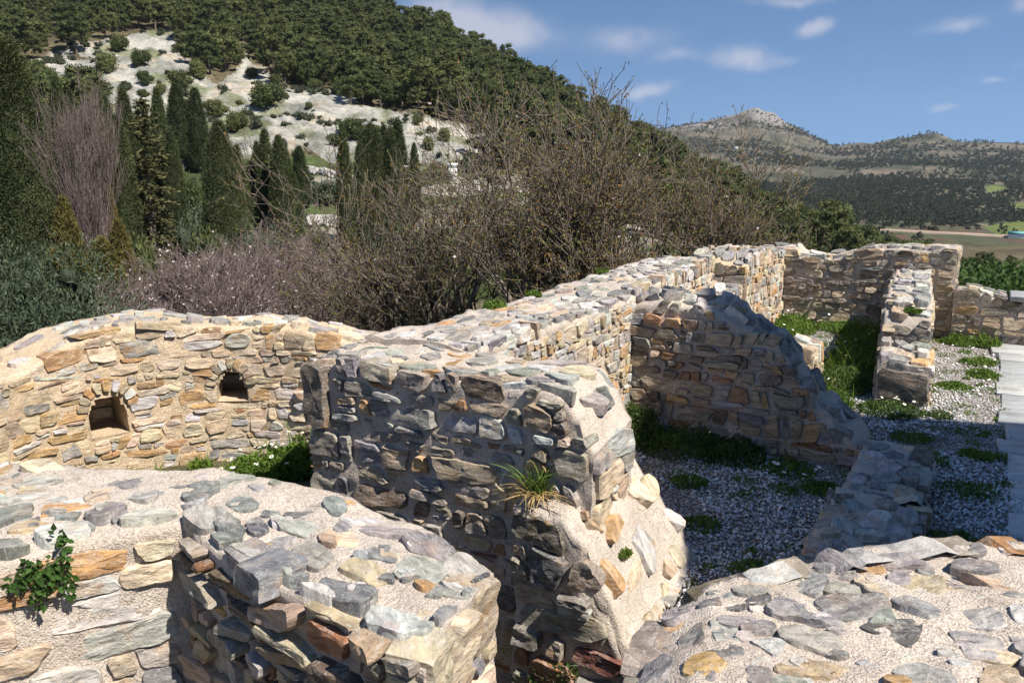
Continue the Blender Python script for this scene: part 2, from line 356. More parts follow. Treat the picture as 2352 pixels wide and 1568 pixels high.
def tab(r, az):
    fi = np.interp(r, _RG, np.arange(len(_RG))); i = np.clip(fi.astype(int), 0, len(_RG) - 2); f = fi - i
    fj = np.interp(az, _AZ, np.arange(len(_AZ))); j = np.clip(fj.astype(int), 0, len(_AZ) - 2); g = fj - j
    return (_TAB[j, i] * (1 - f) + _TAB[j, i + 1] * f) * (1 - g) + (_TAB[j + 1, i] * (1 - f) + _TAB[j + 1, i + 1] * f) * g
def project(X, Y, Z):
    dz = Z - CAM_H; c, s = math.cos(PITCH), math.sin(PITCH)
    d = np.maximum(Y * c - dz * s, 1e-3); return 1176 + FOC * X / d, 784 - FOC * (dz * c + Y * s) / d
def inpoly(px, py, poly):
    ins = np.zeros(px.shape, bool); n = len(poly)
    for i in range(n):
        (x1, y1), (x2, y2) = poly[i], poly[(i + 1) % n]
        hit = ((y1 > py) != (y2 > py)) & (px < (x2 - x1) * (py - y1) / (y2 - y1 + 1e-9) + x1)
        ins ^= hit
    return ins
SCAR = [(20, 190), (120, 125), (250, 110), (400, 62), (425, 120), (415, 170), (470, 200), (545, 135), (600, 170), (660, 185), (745, 200), (830, 235), (900, 250), (1000, 262), (1075, 285),
        (1125, 330), (1090, 372), (760, 385), (700, 345), (600, 372), (470, 372), (330, 372), (200, 300), (90, 240)]
def smooth01(x): x = np.clip(x, 0, 1); return x * x * (3 - 2 * x)
def near_h(X, Y):
    u, w = toUW(X, Y); ap = np.hypot(X - APC[0], Y - APC[1])
    out = np.minimum(np.maximum(np.maximum(-3.15 - w, 0), 0), np.maximum(ap - 1.75, 0))
    out = np.hypot(out, np.maximum(u - 11.5, 0) * 1.0)
    out = np.maximum(out, 0)
    z = -.03 - .42 * np.maximum(out - .1, 0)
    inap = smooth01((1.5 - ap) / .25) * smooth01((-1.0 - X) / .12)
    z = z + inap * .18
    tr = smooth01((3.3 - u) / .15) * smooth01((X + 1.08) / .1) * smooth01((-.95 - w) / .15)
    z = z - tr * .52
    tr2 = smooth01((2.95 - u) / .2) * (1 - inap)
    return np.minimum(z, z * (1 - tr2) + tr2 * -.55)
def scar_mask(X, Y, Z):
    px, py = project(X, Y, Z); n = fbm2(X, Y, 14., 4, 3.1)
    return (inpoly(px + 55 * n, py + 38 * fbm2(X, Y, 11., 3, 9.), SCAR) & (np.hypot(X, Y) > 105) & (np.hypot(X, Y) < 300))
def gh(X, Y, detail=True):
    X = np.asarray(X, float); Y = np.asarray(Y, float); sh = X.shape; X = X.ravel(); Y = Y.ravel()
    r = np.hypot(X, Y); az = np.arctan2(X, Y)
    far = tab(r, az); b = smooth01((r - 11.8) / 4.5)
    z = near_h(X, Y) * (1 - b) + far * b
    if detail:
        d = fbm2(X, Y, 3.5, 4); z = z + d * .28 * smooth01((r - 13) / 8)
        z = z + fbm2(X, Y, 45., 4, 2.) * 1.6 * smooth01((r - 60) / 60) + fbm2(X, Y, 160., 5, 5.) * 7.5 * smooth01((r - 420) / 500)
        far_m = smooth01((r - 1700) / 300); z = z + (1 - np.abs(fbm2(X, Y, 90., 5, 8.))) ** 2 * 9 * far_m
        m = scar_mask(X, Y, z)
        led = 1 - np.abs(fbm2(X, Y + X * .3, 9., 5, 1.)); z = z + m * ((led - .7) * 3.4 + (np.round(fbm2(X, Y, 17., 3, 4.) * 5) / 5) * 1.3)
    return z.reshape(sh)

def build_ground():
    az = np.concatenate([np.linspace(-math.pi, R(-46), 22)[:-1], np.linspace(R(-46), R(46), 760), np.linspace(R(46), math.pi, 22)[1:]])
    rr = np.concatenate([np.linspace(.4, 14, 90)[:-1], np.linspace(14, 95, 50)[:-1], np.linspace(95, 320, 190)[:-1], np.geomspace(320, 2400, 110)[:-1], np.geomspace(2400, 7000, 7)])
    A, Rr = np.meshgrid(az, rr); X = Rr * np.sin(A); Y = Rr * np.cos(A); Z = gh(X, Y)
    nr, na = A.shape; i = np.arange(nr - 1)[:, None] * na + np.arange(na - 1)[None]
    F = np.stack([i, i + 1, i + na + 1, i + na], -1).reshape(-1, 4)
    px, py = project(X, Y, Z); r = Rr
    n = fbm2(X, Y, 6., 4, 2.); nb = fbm2(X, Y, 60., 4, 6.); nf = fbm2(X, Y, 120., 5, 3.)
    c = np.zeros(X.shape + (3,))
    soil = np.array([.17, .14, .095]); grass = np.array([.065, .085, .03]); rock = np.array([.42, .405, .36]); litter = np.array([.11, .095, .06])
    c[:] = litter
    g = smooth01((n + .15) / .4)[..., None] * np.where(r < 7, .35, 1.)[..., None]; nearm = (r < 110)[..., None]
    c = np.where(nearm, soil * (1 - g) + grass * g, c)
    # terraces below the slope: grass and pale earth
    ter = ((r > 70) & (r < 118))[..., None]; tn = smooth01((fbm2(X, Y, 9., 4, 12.) + .02) / .25)[..., None]
    c = np.where(ter, np.array([.075, .10, .04]) * (1 - tn) + np.array([.33, .31, .265]) * tn, c)
    m = scar_mask(X, Y, Z)[..., None]; rn = smooth01((fbm2(X, Y, 5., 4, 7.) + .35) / .5)[..., None]
    orange = smooth01((fbm2(X, Y, 7., 3, 21.) - .28) / .1)[..., None] * .22
    rk = np.array([.215, .22, .20]) * (1 - rn) + np.array([.345, .34, .315]) * rn; rk = rk * (1 - orange) + np.array([.48, .34, .19]) * orange
    gg = smooth01((fbm2(X, Y, 8., 4, 31.) - .18) / .12)[..., None] * .7
    rk = rk * (1 - gg) + np.array([.12, .14, .06]) * gg
    c = np.where(m, rk, c)
    fm = smooth01((r - 330) / 60)[..., None]
    sc = smooth01((nf + .15) / .35)[..., None]
    farc = np.array([.098, .092, .07]) * (1 - sc) + np.array([.058, .064, .045]) * sc
    pale = smooth01((fbm2(X, Y, 55., 5, 14.) - .12) / .15)[..., None] * .85
    farc = farc * (1 - pale) + np.array([.165, .14, .11]) * pale
    # earthworks beside the road in the valley, and the two small fields
    earth = (smooth01((620 - r) / 60) * smooth01((r - 330) / 40))[..., None] * smooth01((fbm2(X, Y, 40., 4, 18.) + .30) / .2)[..., None] * (px > 2030)[..., None]
    farc = farc * (1 - earth) + np.where((fbm2(X, Y, 25., 3, 2.) > .1)[..., None], np.array([.115, .075, .055]), np.array([.075, .085, .05])) * earth
    for poly in ([(2262, 428), (2300, 426), (2318, 436), (2270, 440)], [(2318, 470), (2360, 466), (2360, 480), (2325, 478)], [(2260, 520), (2360, 505), (2360, 535), (2290, 540)]):
        farc = np.where((inpoly(px, py, poly) & (r > 380))[..., None], np.array([.12, .15, .05]), farc)
    # bare limestone on the mountain
    cl = smooth01((r - 1850) / 150) * smooth01((fbm2(X, Y, 70., 5, 44.) + .22 + (Z - 105) / 90) / .25) * (px < 1860)
    farc = farc * (1 - cl[..., None]) + np.array([.215, .20, .188]) * cl[..., None]
    c = c * (1 - fm) + farc * fm
    me = nmesh('ground', np.stack([X, Y, Z], -1).reshape(-1, 3), F[:, ::-1], M_GROUND, col=c.reshape(-1, 3), smooth=True)
    return tag(obj('ground', me), kind='structure')
build_ground()

def road():
    pts = [(2035, 527), (2080, 529), (2130, 531), (2180, 534), (2240, 539), (2300, 547), (2360, 553), (2460, 566)]
    V = []
    for x, y in pts:
        for k, d in enumerate((0, 5.0)):
            rr_ = 440 + d; a = colaz(x); X, Y = rr_ * math.sin(a), rr_ * math.cos(a)
            V.append((X, Y, 0))
    # an even bed for the track: the level of the land along it, smoothed
    z = gh(np.array([v[0] for v in V]), np.array([v[1] for v in V])); zs = np.convolve(np.pad(z.reshape(-1, 2).max(1), 1, mode='edge'), [.25, .5, .25], 'valid') + .9
    V = [(v[0], v[1], zs[i // 2]) for i, v in enumerate(V)]
    W = V + [(v[0], v[1], v[2] - 1.5) for v in V]; n = len(V)
    F = []
    for i in range(0, n - 2, 2):
        F += [(i, i + 1, i + 3, i + 2), (i, i + 2, i + 2 + n, i + n), (i + 1, i + 1 + n, i + 3 + n, i + 3)]
    tag(obj('road', nmesh('road', W, np.array(F), M_ROAD)), kind='structure')
road()

# ------------------------------------------------------------------ rubble walls: mortar cores with single stones set in them
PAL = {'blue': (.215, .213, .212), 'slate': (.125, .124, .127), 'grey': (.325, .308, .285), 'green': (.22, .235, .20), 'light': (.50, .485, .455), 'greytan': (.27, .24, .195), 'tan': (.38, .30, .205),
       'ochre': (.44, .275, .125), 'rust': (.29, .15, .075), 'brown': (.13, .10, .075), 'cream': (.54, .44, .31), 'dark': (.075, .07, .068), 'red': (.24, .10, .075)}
MIX = {'top': dict(blue=.28, grey=.27, slate=.04, light=.2, tan=.09, green=.05, ochre=.04, cream=.06),  # light put into stone colour: paler mixes on sunlit faces, browner on shaded ones
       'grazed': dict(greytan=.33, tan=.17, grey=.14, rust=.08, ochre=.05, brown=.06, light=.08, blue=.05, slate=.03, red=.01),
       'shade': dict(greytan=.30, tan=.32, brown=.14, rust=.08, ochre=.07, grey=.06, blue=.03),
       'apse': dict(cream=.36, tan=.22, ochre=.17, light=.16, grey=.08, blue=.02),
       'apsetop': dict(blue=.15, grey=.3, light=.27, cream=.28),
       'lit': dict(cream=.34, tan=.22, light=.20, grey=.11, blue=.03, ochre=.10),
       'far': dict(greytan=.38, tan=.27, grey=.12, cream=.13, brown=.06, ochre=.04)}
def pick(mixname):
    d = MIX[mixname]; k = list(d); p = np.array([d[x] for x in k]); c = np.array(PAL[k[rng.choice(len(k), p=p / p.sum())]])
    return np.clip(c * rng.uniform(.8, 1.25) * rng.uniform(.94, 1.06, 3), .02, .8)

def clip(poly, n, c):
    out = []; d = poly @ n - c
    for i in range(len(poly)):
        j = (i + 1) % len(poly)
        if d[i] <= 0: out.append(poly[i])
        if (d[i] < 0) != (d[j] < 0) and abs(d[i] - d[j]) > 1e-12: out.append(poly[i] + (poly[j] - poly[i]) * (d[i] / (d[i] - d[j])))
    return np.array(out) if len(out) >= 3 else np.zeros((0, 2))
def cells(s0, s1, t0, t1, ln, ht, keep=None, chips=.18, an=1.7, jit=.28, rowjit=.3):
    """irregular courses: one convex cell per stone"""
    P = []; t = t0 - ht * rng.uniform(0, .5)
    while t < t1:
        h = ht * rng.choice([.55, .8, 1., 1.3], p=[.2, .3, .3, .2]) * rng.uniform(.85, 1.15); s = s0 - ln * rng.uniform(0, 1)
        while s < s1 + ln * .3:
            l = ln * rng.choice([.4, .7, 1, 1.3, 1.8], p=[.17, .24, .27, .2, .12]) * rng.uniform(.85, 1.15)
            P.append((s + l / 2, t + h / 2 + h * rng.uniform(-jit, jit)))
            if rng.random() < chips: P.append((s + l * rng.uniform(.9, 1.1), t + h * rng.uniform(-.1, 1.1)))
            s += l
        t += h
    P = np.array(P); Q = P * np.array([1, an]); out = []
    for i in range(len(P)):
        s, t = P[i]
        if not (s0 - .02 < s < s1 + .02 and t0 - .02 < t < t1): continue
        if keep is not None and not keep(s, t): continue
        d = np.hypot(*(Q - Q[i]).T); nb = np.argsort(d)[1:16]
        poly = np.array([(s0, t0 * an), (s1, t0 * an), (s1, t1 * an), (s0, t1 * an)], float)
        for j in nb:
            n = Q[j] - Q[i]; poly = clip(poly, n, n @ (Q[i] + Q[j]) / 2)
            if len(poly) < 3: break
        if len(poly) >= 3: out.append(poly / np.array([1, an]))
    return out
def courses(s0, s1, t0, t1, ln, ht, keep=None, split=.20, top=None):
    """rubble laid in rough wavy courses: four-sided stones of very uneven size, some split in two"""
    T = [t0 - ht * rng.uniform(0, .3)]
    while T[-1] < t1: T.append(T[-1] + ht * rng.choice([.6, .85, 1.1, 1.45], p=[.2, .3, .3, .2]) * rng.uniform(.9, 1.1))
    if top is not None:
        tm = float(np.mean([top(q) for q in np.linspace(s0, s1, 20)])); T = [t for t in T if t < tm - .5 * ht] + [tm]
    ph = rng.uniform(0, 99, len(T)); out = []
    def b(k, s_):
        if top is not None and k == len(T) - 1: return top(s_) + rng.uniform(.006, .03)
        return T[k] + .42 * ht * float(fbm2(np.array([s_ + ph[k]]), np.array([k * 3.7]), ln * 2.2, 2)[0])
    for k in range(len(T) - 1):
        hgt = T[k + 1] - T[k]; s_ = s0 - ln * rng.uniform(0, .8); sl = 0.
        while s_ < s1:
            l = max(.35 * hgt, ln * rng.choice([.4, .7, 1, 1.35, 1.9], p=[.17, .25, .27, .2, .11]) * rng.uniform(.85, 1.15)); sr = rng.normal(0, .16) * hgt; e = s_ + l
            p = [(s_ - sl, b(k, s_ - sl)), (s_ + l * rng.uniform(.35, .65), b(k, s_ + l / 2)), (e - sr, b(k, e - sr)), (e + sr, b(k + 1, e + sr)), (s_ + l * rng.uniform(.35, .65), b(k + 1, s_ + l / 2)), (s_ + sl, b(k + 1, s_ + sl))]
            p = np.array(p) + rng.normal(0, .05, (6, 2)) * np.array([min(l, ht * 1.5), hgt if k < len(T) - 2 else hgt * .3]); c = p.mean(0)
            polys = [p]
            if rng.random() < split and hgt > .8 * ht:
                f = rng.uniform(.35, .65); m0 = p[0] + (p[5] - p[0]) * f; m1 = p[2] + (p[3] - p[2]) * rng.uniform(.35, .65); mm = (p[1] * (1 - f) + p[4] * f); polys = [np.array([p[0], p[1], p[2], m1, mm, m0]), np.array([m0, mm, m1, p[3], p[4], p[5]])]
            elif rng.random() < .16 and l > 1.2 * hgt:
                c0 = rng.uniform(.3, .5); q0 = p[0] + (p[2] - p[0]) * c0; q1 = p[5] + (p[3] - p[5]) * (c0 + rng.uniform(-.1, .1)); polys = [np.array([p[0], q0, q1, p[5]]), np.array([q0, p[2], p[3], p[4] if c0 < .4 else q1 * .5 + p[3] * .5, q1])]
            for q in polys:
                c = q.mean(0)
                if s0 - .01 < c[0] < s1 + .01 and t0 - .02 < c[1] < t1 and (keep is None or keep(c[0], c[1])):
                    for nv, cc in ((np.array([-1., 0]), -s0), (np.array([1., 0]), s1), (np.array([0, -1.]), -t0)):
                        if len(q): q = clip(q, nv, cc)
                    if len(q) >= 3: out.append(q)
            s_ = e; sl = sr
    return out
def parea(p): x, y = p.T; return .5 * abs(np.dot(x, np.roll(y, -1)) - np.dot(y, np.roll(x, -1)))
def outline(poly, n, rough, cut=.085):
    q = poly; cut = rng.uniform(.05, .2)
    for _ in range(1): q = np.concatenate([np.stack([q * (1 - cut) + np.roll(q, -1, 0) * cut, q * cut + np.roll(q, -1, 0) * (1 - cut)], 1)]).reshape(-1, 2); cut *= .8
    e = np.hypot(*(np.roll(q, -1, 0) - q).T); L_ = np.concatenate([[0], np.cumsum(e)]); qq = np.vstack([q, q[:1]])
    d = np.linspace(0, L_[-1], n, endpoint=False); r = np.stack([np.interp(d, L_, qq[:, 0]), np.interp(d, L_, qq[:, 1])], 1)
    c = r.mean(0); v = r - c; sd = rng.uniform(0, 50)
    nn = fbm2(r[:, 0] + sd, r[:, 1], .07, 3)
    return c + v * (1 + rough * nn[:, None])
def stone_geo(poly, h, back, n, rings, tilt, amp, rough=.22, chisel=.6):
    """a split stone: outline, bevelled rim, uneven chiselled face; (s, t, outward) coordinates"""
    o = outline(poly, n, rough); c = o.mean(0); sz = math.sqrt(parea(o)); sd = rng.uniform(0, 99, 2)
    tl = rng.normal(0, tilt, 2)
    prof_ = [(1.0, -back), (1.0, h * .62), (.955, h)] + [(k, h) for k in rings]
    ks = np.repeat([p[0] for p in prof_], n); ds = np.repeat([p[1] for p in prof_], n)
    p = c + (np.tile(o, (len(prof_), 1)) - c) * ks[:, None]
    f = fbm2(np.append(p[:, 0], c[0]) / sz * 1.6 + sd[0], np.append(p[:, 1], c[1]) / sz * 3.4 + sd[1], 1., 4); f = f * (1 - chisel) + chisel * np.round(f * 4) / 4 * 1.2
    up_ = np.repeat(np.arange(len(prof_)) > 0, n); dd = ds + up_ * (f[:-1] * amp * np.where(ks < .98, 1, .5) + (p - c) @ tl)
    p = p + rng.normal(0, .012 * sz, p.shape) * ((ks < 1) & up_)[:, None]
    V = [np.column_stack([p, dd]), np.array([[c[0], c[1], h + f[-1] * amp]])]
    V = np.vstack(V); m = len(prof_); i = np.arange(n); j = (i + 1) % n
    F4 = np.vstack([np.stack([k * n + i, k * n + j, (k + 1) * n + j, (k + 1) * n + i], 1) for k in range(m - 1)])
    F3 = np.stack([(m - 1) * n + i, (m - 1) * n + j, np.full(n, m * n)], 1)
    if parea_signed(o) < 0: F4 = F4[:, ::-1]; F3 = F3[:, ::-1]
    return V, F4, F3
def parea_signed(p): x, y = p.T; return np.dot(x, np.roll(y, -1)) - np.dot(y, np.roll(x, -1))

def disp(V, amp=.012):
    return V + amp * np.stack([fbm(V * 5.5 + k * 31.7, 3) for k in range(3)], 1) + .75 * amp * np.stack([fbm(V * 19 + k * 11.7, 2) for k in range(3)], 1)

class Wall:
    def __init__(s, name, label, cat, front, back, ztf, ztb, zb, mortar=M_MORTAR, amp=.013, step=.032, hole=None, curve=False, tr=.018, rim=.03):
        s.f = np.array(front, float); s.b = np.array(back, float); s.zb = zb; s.amp = amp; s.tr = tr; s.rim = rim
        e = np.hypot(*np.diff(s.f, axis=0).T); s.L = e.sum(); s.a = np.concatenate([[0], np.cumsum(e)]) / s.L
        s.ztf, s.ztb = ztf, ztb
        base = s.f.mean(0) * .5 + s.b.mean(0) * .5
        s.root = empty(name, (base[0], base[1], zb)); tag(s.root, label, cat, kind='thing'); s.base = np.array([base[0], base[1], zb]); s.count = 0
        s.core(mortar, step, hole)
    def pf(s, a): return np.stack([np.interp(a, s.a, s.f[:, 0]), np.interp(a, s.a, s.f[:, 1])], -1)
    def pb(s, a): return np.stack([np.interp(a, s.a, s.b[:, 0]), np.interp(a, s.a, s.b[:, 1])], -1)
    def zr(s, P): P = np.atleast_2d(P); return s.tr * (fbm2(P[:, 0], P[:, 1], .17, 3, 2.) + .8 * np.maximum(0, fbm2(P[:, 0], P[:, 1], .45, 2, 7.)))
    def core(s, mat, step, hole):
        na = max(6, int(s.L / step)); a = np.linspace(0, 1, na + 1)
        a = np.unique(np.concatenate([a, s.a])); na = len(a) - 1
        f, b = s.pf(a), s.pb(a); zf, zk = np.array([s.ztf(x) for x in a]) + s.zr(f), np.array([s.ztb(x) for x in a]) + s.zr(b)
        nz = max(4, int((zf.max() - s.zb) / step)); nt = max(3, int(np.hypot(*(f - b).T).max() / step))
        rows = []
        for k in range(nz): q = k / nz; rows.append(np.column_stack([f, s.zb + (zf - s.rim - s.zb) * q]))
        for k in range(nt + 1): q = k / nt; m_ = f * (1 - q) + b * q; rows.append(np.column_stack([m_, (zf - s.zr(f)) * (1 - q) + (zk - s.zr(b)) * q + s.zr(m_) - s.rim * np.exp(-q * np.hypot(*(f - b).T) / .11)]))
        for k in range(1, 5): q = 1 - k / 4; rows.append(np.column_stack([b, s.zb + (zk - s.zb) * q]))
        G = np.array(rows); m = len(rows); n = na + 1; V = G.reshape(-1, 3)
        i = np.arange(m - 1)[:, None] * n + np.arange(na)[None]
        F = np.stack([i, i + 1, i + n + 1, i + n], -1).reshape(-1, 4)
        if hole is not None:
            kk, aa = np.meshgrid(np.arange(m - 1), (a[:-1] + a[1:]) / 2, indexing='ij')
            am = (a[:-1] + a[1:]) / 2; z = s.zb + ((np.array([s.ztf(x) for x in am]) + s.zr(s.pf(am)))[None, :] - s.zb) * (kk + .5) / nz
            keep = ~(((kk < nz)) & hole(aa, z)); F = F[keep.ravel()]
        caps = []
        for e in (0, na):
            ring = np.arange(m) * n + e
            # close the end with a grid between the two faces
            ce = len(V); q = np.linspace(0, 1, nt + 1)[1:-1]
            g = []
            for k in range(nz + 1):
                A_ = np.array([*f[e], s.zb + (zf[e] - s.zb) * k / nz]); B_ = np.array([*b[e], s.zb + (zk[e] - s.zb) * k / nz])
                g.append(A_[None] * (1 - np.linspace(0, 1, nt + 1)[:, None]) + B_[None] * np.linspace(0, 1, nt + 1)[:, None])
            g = np.array(g); zt_ = G[nz:nz + nt + 1, e, 2]; g[:, :, 2] = s.zb + (zt_[None] - s.zb) * (np.arange(nz + 1) / nz)[:, None]; V = np.vstack([V, g.reshape(-1, 3)])
            ii = ce + np.arange(nz)[:, None] * (nt + 1) + np.arange(nt)[None]
            q4 = np.stack([ii, ii + 1, ii + nt + 2, ii + nt + 1], -1).reshape(-1, 4)
            caps.append(q4 if e == na else q4[:, ::-1])
        V = disp(V, s.amp)
        me = nmesh('mortar_core', V - s.base, [np.vstack([F] + caps)], mat, smooth=True)
        s.coreobj = obj('mortar_core', me, s.root)
    def patch(s, kind):
        if kind == 'front':
            return (lambda q, t: np.array([*s.pf(np.clip(q / s.L, 0, 1)), s.zb + t])), s.L
        if kind == 'back':
            return (lambda q, t: np.array([*s.pb(np.clip(1 - q / s.L, 0, 1)), s.zb + t])), s.L
        if kind == 'top':
            def f(q, t):
                a = np.clip(q / s.L, 0, 1); A_, B_ = s.pf(a), s.pb(a); T = np.hypot(*(B_ - A_)); k = t / T
                p = A_ + (B_ - A_) * k; return np.array([*p, s.ztf(a) * (1 - k) + s.ztb(a) * k + s.zr(p)[0]])
            return f, s.L
        if kind == 'end1':
            A_, B_ = s.f[-1], s.b[-1]; T = np.hypot(*(B_ - A_)); return (lambda q, t: np.array([*(A_ + (B_ - A_) * q / T), s.zb + t])), T
        if kind == 'end0':
            A_, B_ = s.b[0], s.f[0]; T = np.hypot(*(B_ - A_)); return (lambda q, t: np.array([*(A_ + (B_ - A_) * q / T), s.zb + t])), T
    def ztop(s, kind, q):
        if kind == 'front': a = np.clip(q / s.L, 0, 1); return s.ztf(a) - s.zb + s.zr(s.pf(a))[0]
        if kind == 'back': return s.ztb(np.clip(1 - q / s.L, 0, 1)) - s.zb
        if kind == 'end1': T = np.hypot(*(s.b[-1] - s.f[-1])); k = q / T; return s.ztf(1) * (1 - k) + s.ztb(1) * k - s.zb
        if kind == 'end0': T = np.hypot(*(s.b[0] - s.f[0])); k = q / T; return s.ztb(0) * (1 - k) + s.ztf(0) * k - s.zb
    def add(s, V, F4, F3, f, c, mixname, mat, col=None, ang=None):
        """set one stone in the face f at the point c of that face"""
        q, t = c; e = .02
        ds = f(q + e, t) - f(q - e, t); dt = f(q, t + e) - f(q, t - e)
        X = ds / np.linalg.norm(ds); n = np.cross(X, dt); n /= np.linalg.norm(n); Z = np.cross(n, X)
        P = f(q, t); k3 = vnoise(np.stack([P * 5.5 + k * 31.7 for k in range(3)])); P = P + s.amp * .6 * k3
        W = np.column_stack([V[:, 0] - q, -V[:, 2], V[:, 1] - t])
        M3 = np.column_stack([X, -n, Z])
        if ang is not None:
            r_ = np.array([[math.cos(ang), 0, math.sin(ang)], [0, 1, 0], [-math.sin(ang), 0, math.cos(ang)]]); W = W @ r_; M3 = M3 @ r_
        me = nmesh('stone', W, [F4, F3], mat, col=pick(mixname) if col is None else np.array(col), smooth=True, sharp=R(32))
        o = bpy.data.objects.new('stone', me); link(o, s.root)
        m = Matrix(M3.tolist()).to_4x4(); m.translation = Vector((P - s.base).tolist()); o.matrix_local = m
        s.count += 1; return o
    def stones(s, kind, ln, ht, mixname, a0=0., a1=1., h=(.012, .04), joint=.0055, n=14, rings=(.74, .4), tilt=.06, amp=.008, keep=None, mat=M_STONE, t0=0., scale=(1, 1), skip=0., chips=.18, an=1.7, depth=.10, chisel=.6, top_over=.016, margin=(0, 0), holes=(), shrink=(.82, 1.)):
        f, L_ = s.patch(kind); s0, s1 = a0 * L_, a1 * L_
        if kind == 'top':
            Tl = lambda q: np.hypot(*(s.pb(np.clip(q / s.L, 0, 1)) - s.pf(np.clip(q / s.L, 0, 1)))) - margin[1]
            t1 = max(Tl(q) for q in np.linspace(s0, s1, 30)) + .02; t0 = margin[0]
            kp = lambda q, t: t < Tl(q) - .03 and (keep is None or keep(q, t))
        else:
            zt = [s.ztop(kind, q) for q in np.linspace(s0, s1, 30)]; t1 = max(zt) + .02; flat = (lambda q: s.ztop(kind, q)) if max(zt) - min(zt) < .17 else None
            kp = lambda q, t: t < s.ztop(kind, q) - .025 and (keep is None or keep(q, t))
        if kind == 'top' and mat is M_STONE: mat = M_STONE_TOP
        for poly in (cells(s0, s1, t0, t1, ln, ht, kp, chips, an) if kind == 'top' else courses(s0, s1, t0, t1, ln, ht, kp, top=flat)):
            if rng.random() < skip: continue
            c = poly.mean(0)
            for (x0, x1, y0, y1) in holes:
                if len(poly) >= 3 and poly[:, 0].min() < x1 and poly[:, 0].max() > x0 and poly[:, 1].min() < y1 and poly[:, 1].max() > y0:
                    c = poly.mean(0); k = int(np.argmax([x0 - c[0], c[0] - x1, y0 - c[1], c[1] - y1])); poly = clip(poly, *((np.array([1., 0]), x0), (np.array([-1., 0]), -x1), (np.array([0, 1.]), y0), (np.array([0, -1.]), -y1))[k])
            if len(poly) < 3: continue
            c = poly.mean(0)
            if kind != 'top':
                d = .03; z0, z1 = s.ztop(kind, c[0] - d), s.ztop(kind, c[0] + d); nv = np.array([-(z1 - z0) / (2 * d), 1.]); poly = clip(poly, nv, nv @ np.array([c[0], (z0 + z1) / 2 + (.03 if flat else top_over * rng.uniform(.2, 1.5))]))
                if len(poly) < 3: continue
                c = poly.mean(0)
            else:
                d = .03; z0, z1 = Tl(c[0] - d), Tl(c[0] + d); nv = np.array([-(z1 - z0) / (2 * d), 1.]); poly = clip(poly, nv, nv @ np.array([c[0], (z0 + z1) / 2]))
                if len(poly) < 3: continue
                c = poly.mean(0)
            ext = np.ptp(poly, axis=0)
            if min(ext) < .022 or parea(poly) < .0007: continue
            k = (1 - 2 * joint / ext) * (rng.uniform(*scale) if kind == 'top' else rng.uniform(*shrink)); k = np.clip(k, .3, 1); poly = c + (poly - c) * k; th_ = rng.normal(0, .075); poly = c + (poly - c) @ np.array([[math.cos(th_), math.sin(th_)], [-math.sin(th_), math.cos(th_)]])
            hh = rng.uniform(*h); big = math.sqrt(parea(poly)) / .13
            V, F4, F3 = stone_geo(poly, hh, depth, n, rings, tilt, amp * min(1.4, max(.5, big)), chisel=chisel)
            s.add(V, F4, F3, f, c, mixname, mat, ang=(rng.normal(0, .25) if kind == 'top' else None))
    def single(s, kind, poly, h, mixname='grazed', col=None, n=26, rings=(.85, .6, .3), amp=.014, mat=M_STONE, depth=.1, tilt=.05, rough=.1):
        f, _ = s.patch(kind); poly = np.array(poly, float)
        V, F4, F3 = stone_geo(poly, h, depth, n, rings, tilt, amp, rough); return s.add(V, F4, F3, f, poly.mean(0), mixname, mat, col)

def lin(*pts):
    x, y = zip(*pts); return lambda a: float(np.interp(a, x, y))
def seg(pts): return [UW(u, w) for u, w in pts]
def frac(lo, hi, pts): return lin(*[((x - lo) / (hi - lo), z) for x, z in pts])

# the long wall that runs away from the camera, behind the cross wall
zE = frac(3.46, 7.75, [(3.46, 1.085), (4.4, 1.075), (5.2, 1.045), (5.6, 1.06), (6.0, 1.10), (6.5, 1.11), (7.2, 1.13), (7.75, 1.16)])
zEb = frac(3.46, 7.75, [(3.46, 1.09), (4.1, 1.06), (5.2, 1.05), (6.1, 1.08), (6.8, 1.09), (7.75, 1.12)])
E_ = Wall('rubble_wall', 'long rubble wall with bright sunlit top running away beneath the bare trees', 'wall',
          seg([(3.46, -2.25), (5.0, -2.24), (6.3, -2.26), (7.75, -2.25)]), seg([(3.46, -2.93), (5.0, -2.92), (6.3, -2.94), (7.75, -2.9)]), zE, zEb, -.5, M_MORTAR)
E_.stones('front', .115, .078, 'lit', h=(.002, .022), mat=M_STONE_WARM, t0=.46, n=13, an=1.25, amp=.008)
E_.stones('top', .18, .115, 'top', h=(.001, .011), joint=.006, scale=(.68, 1.02), skip=.03, n=15, margin=(.0, .0), tilt=.05, amp=.006, depth=.04, chisel=.4, an=1.35)
# the cross wall with its tall shaded face
zC = frac(-3.0, -1.36, [(-3.0, 1.03), (-2.6, 1.05), (-2.1, 1.045), (-1.8, 1.06), (-1.58, 1.07), (-1.50, 1.05), (-1.47, .98), (-1.42, .965), (-1.40, .87), (-1.36, .82)])
C_ = Wall('rubble_wall', 'cross wall with tall shaded rubble face and a grass tuft at its right end', 'wall',
          seg([(3.05, -3.0), (3.05, -1.36)]), seg([(3.52, -3.0), (3.50, -1.36)]), zC, lambda a: zC(a) + .012, -.56, M_MORTAR, amp=.018)
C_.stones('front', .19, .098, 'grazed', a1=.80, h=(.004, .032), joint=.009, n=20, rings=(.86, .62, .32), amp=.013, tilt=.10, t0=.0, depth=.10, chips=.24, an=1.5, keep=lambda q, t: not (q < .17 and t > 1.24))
C_.single('front', [(.012, 1.26), (.155, 1.24), (.15, 1.585), (.0, 1.57)], .05, col=(.15, .125, .10), amp=.02)
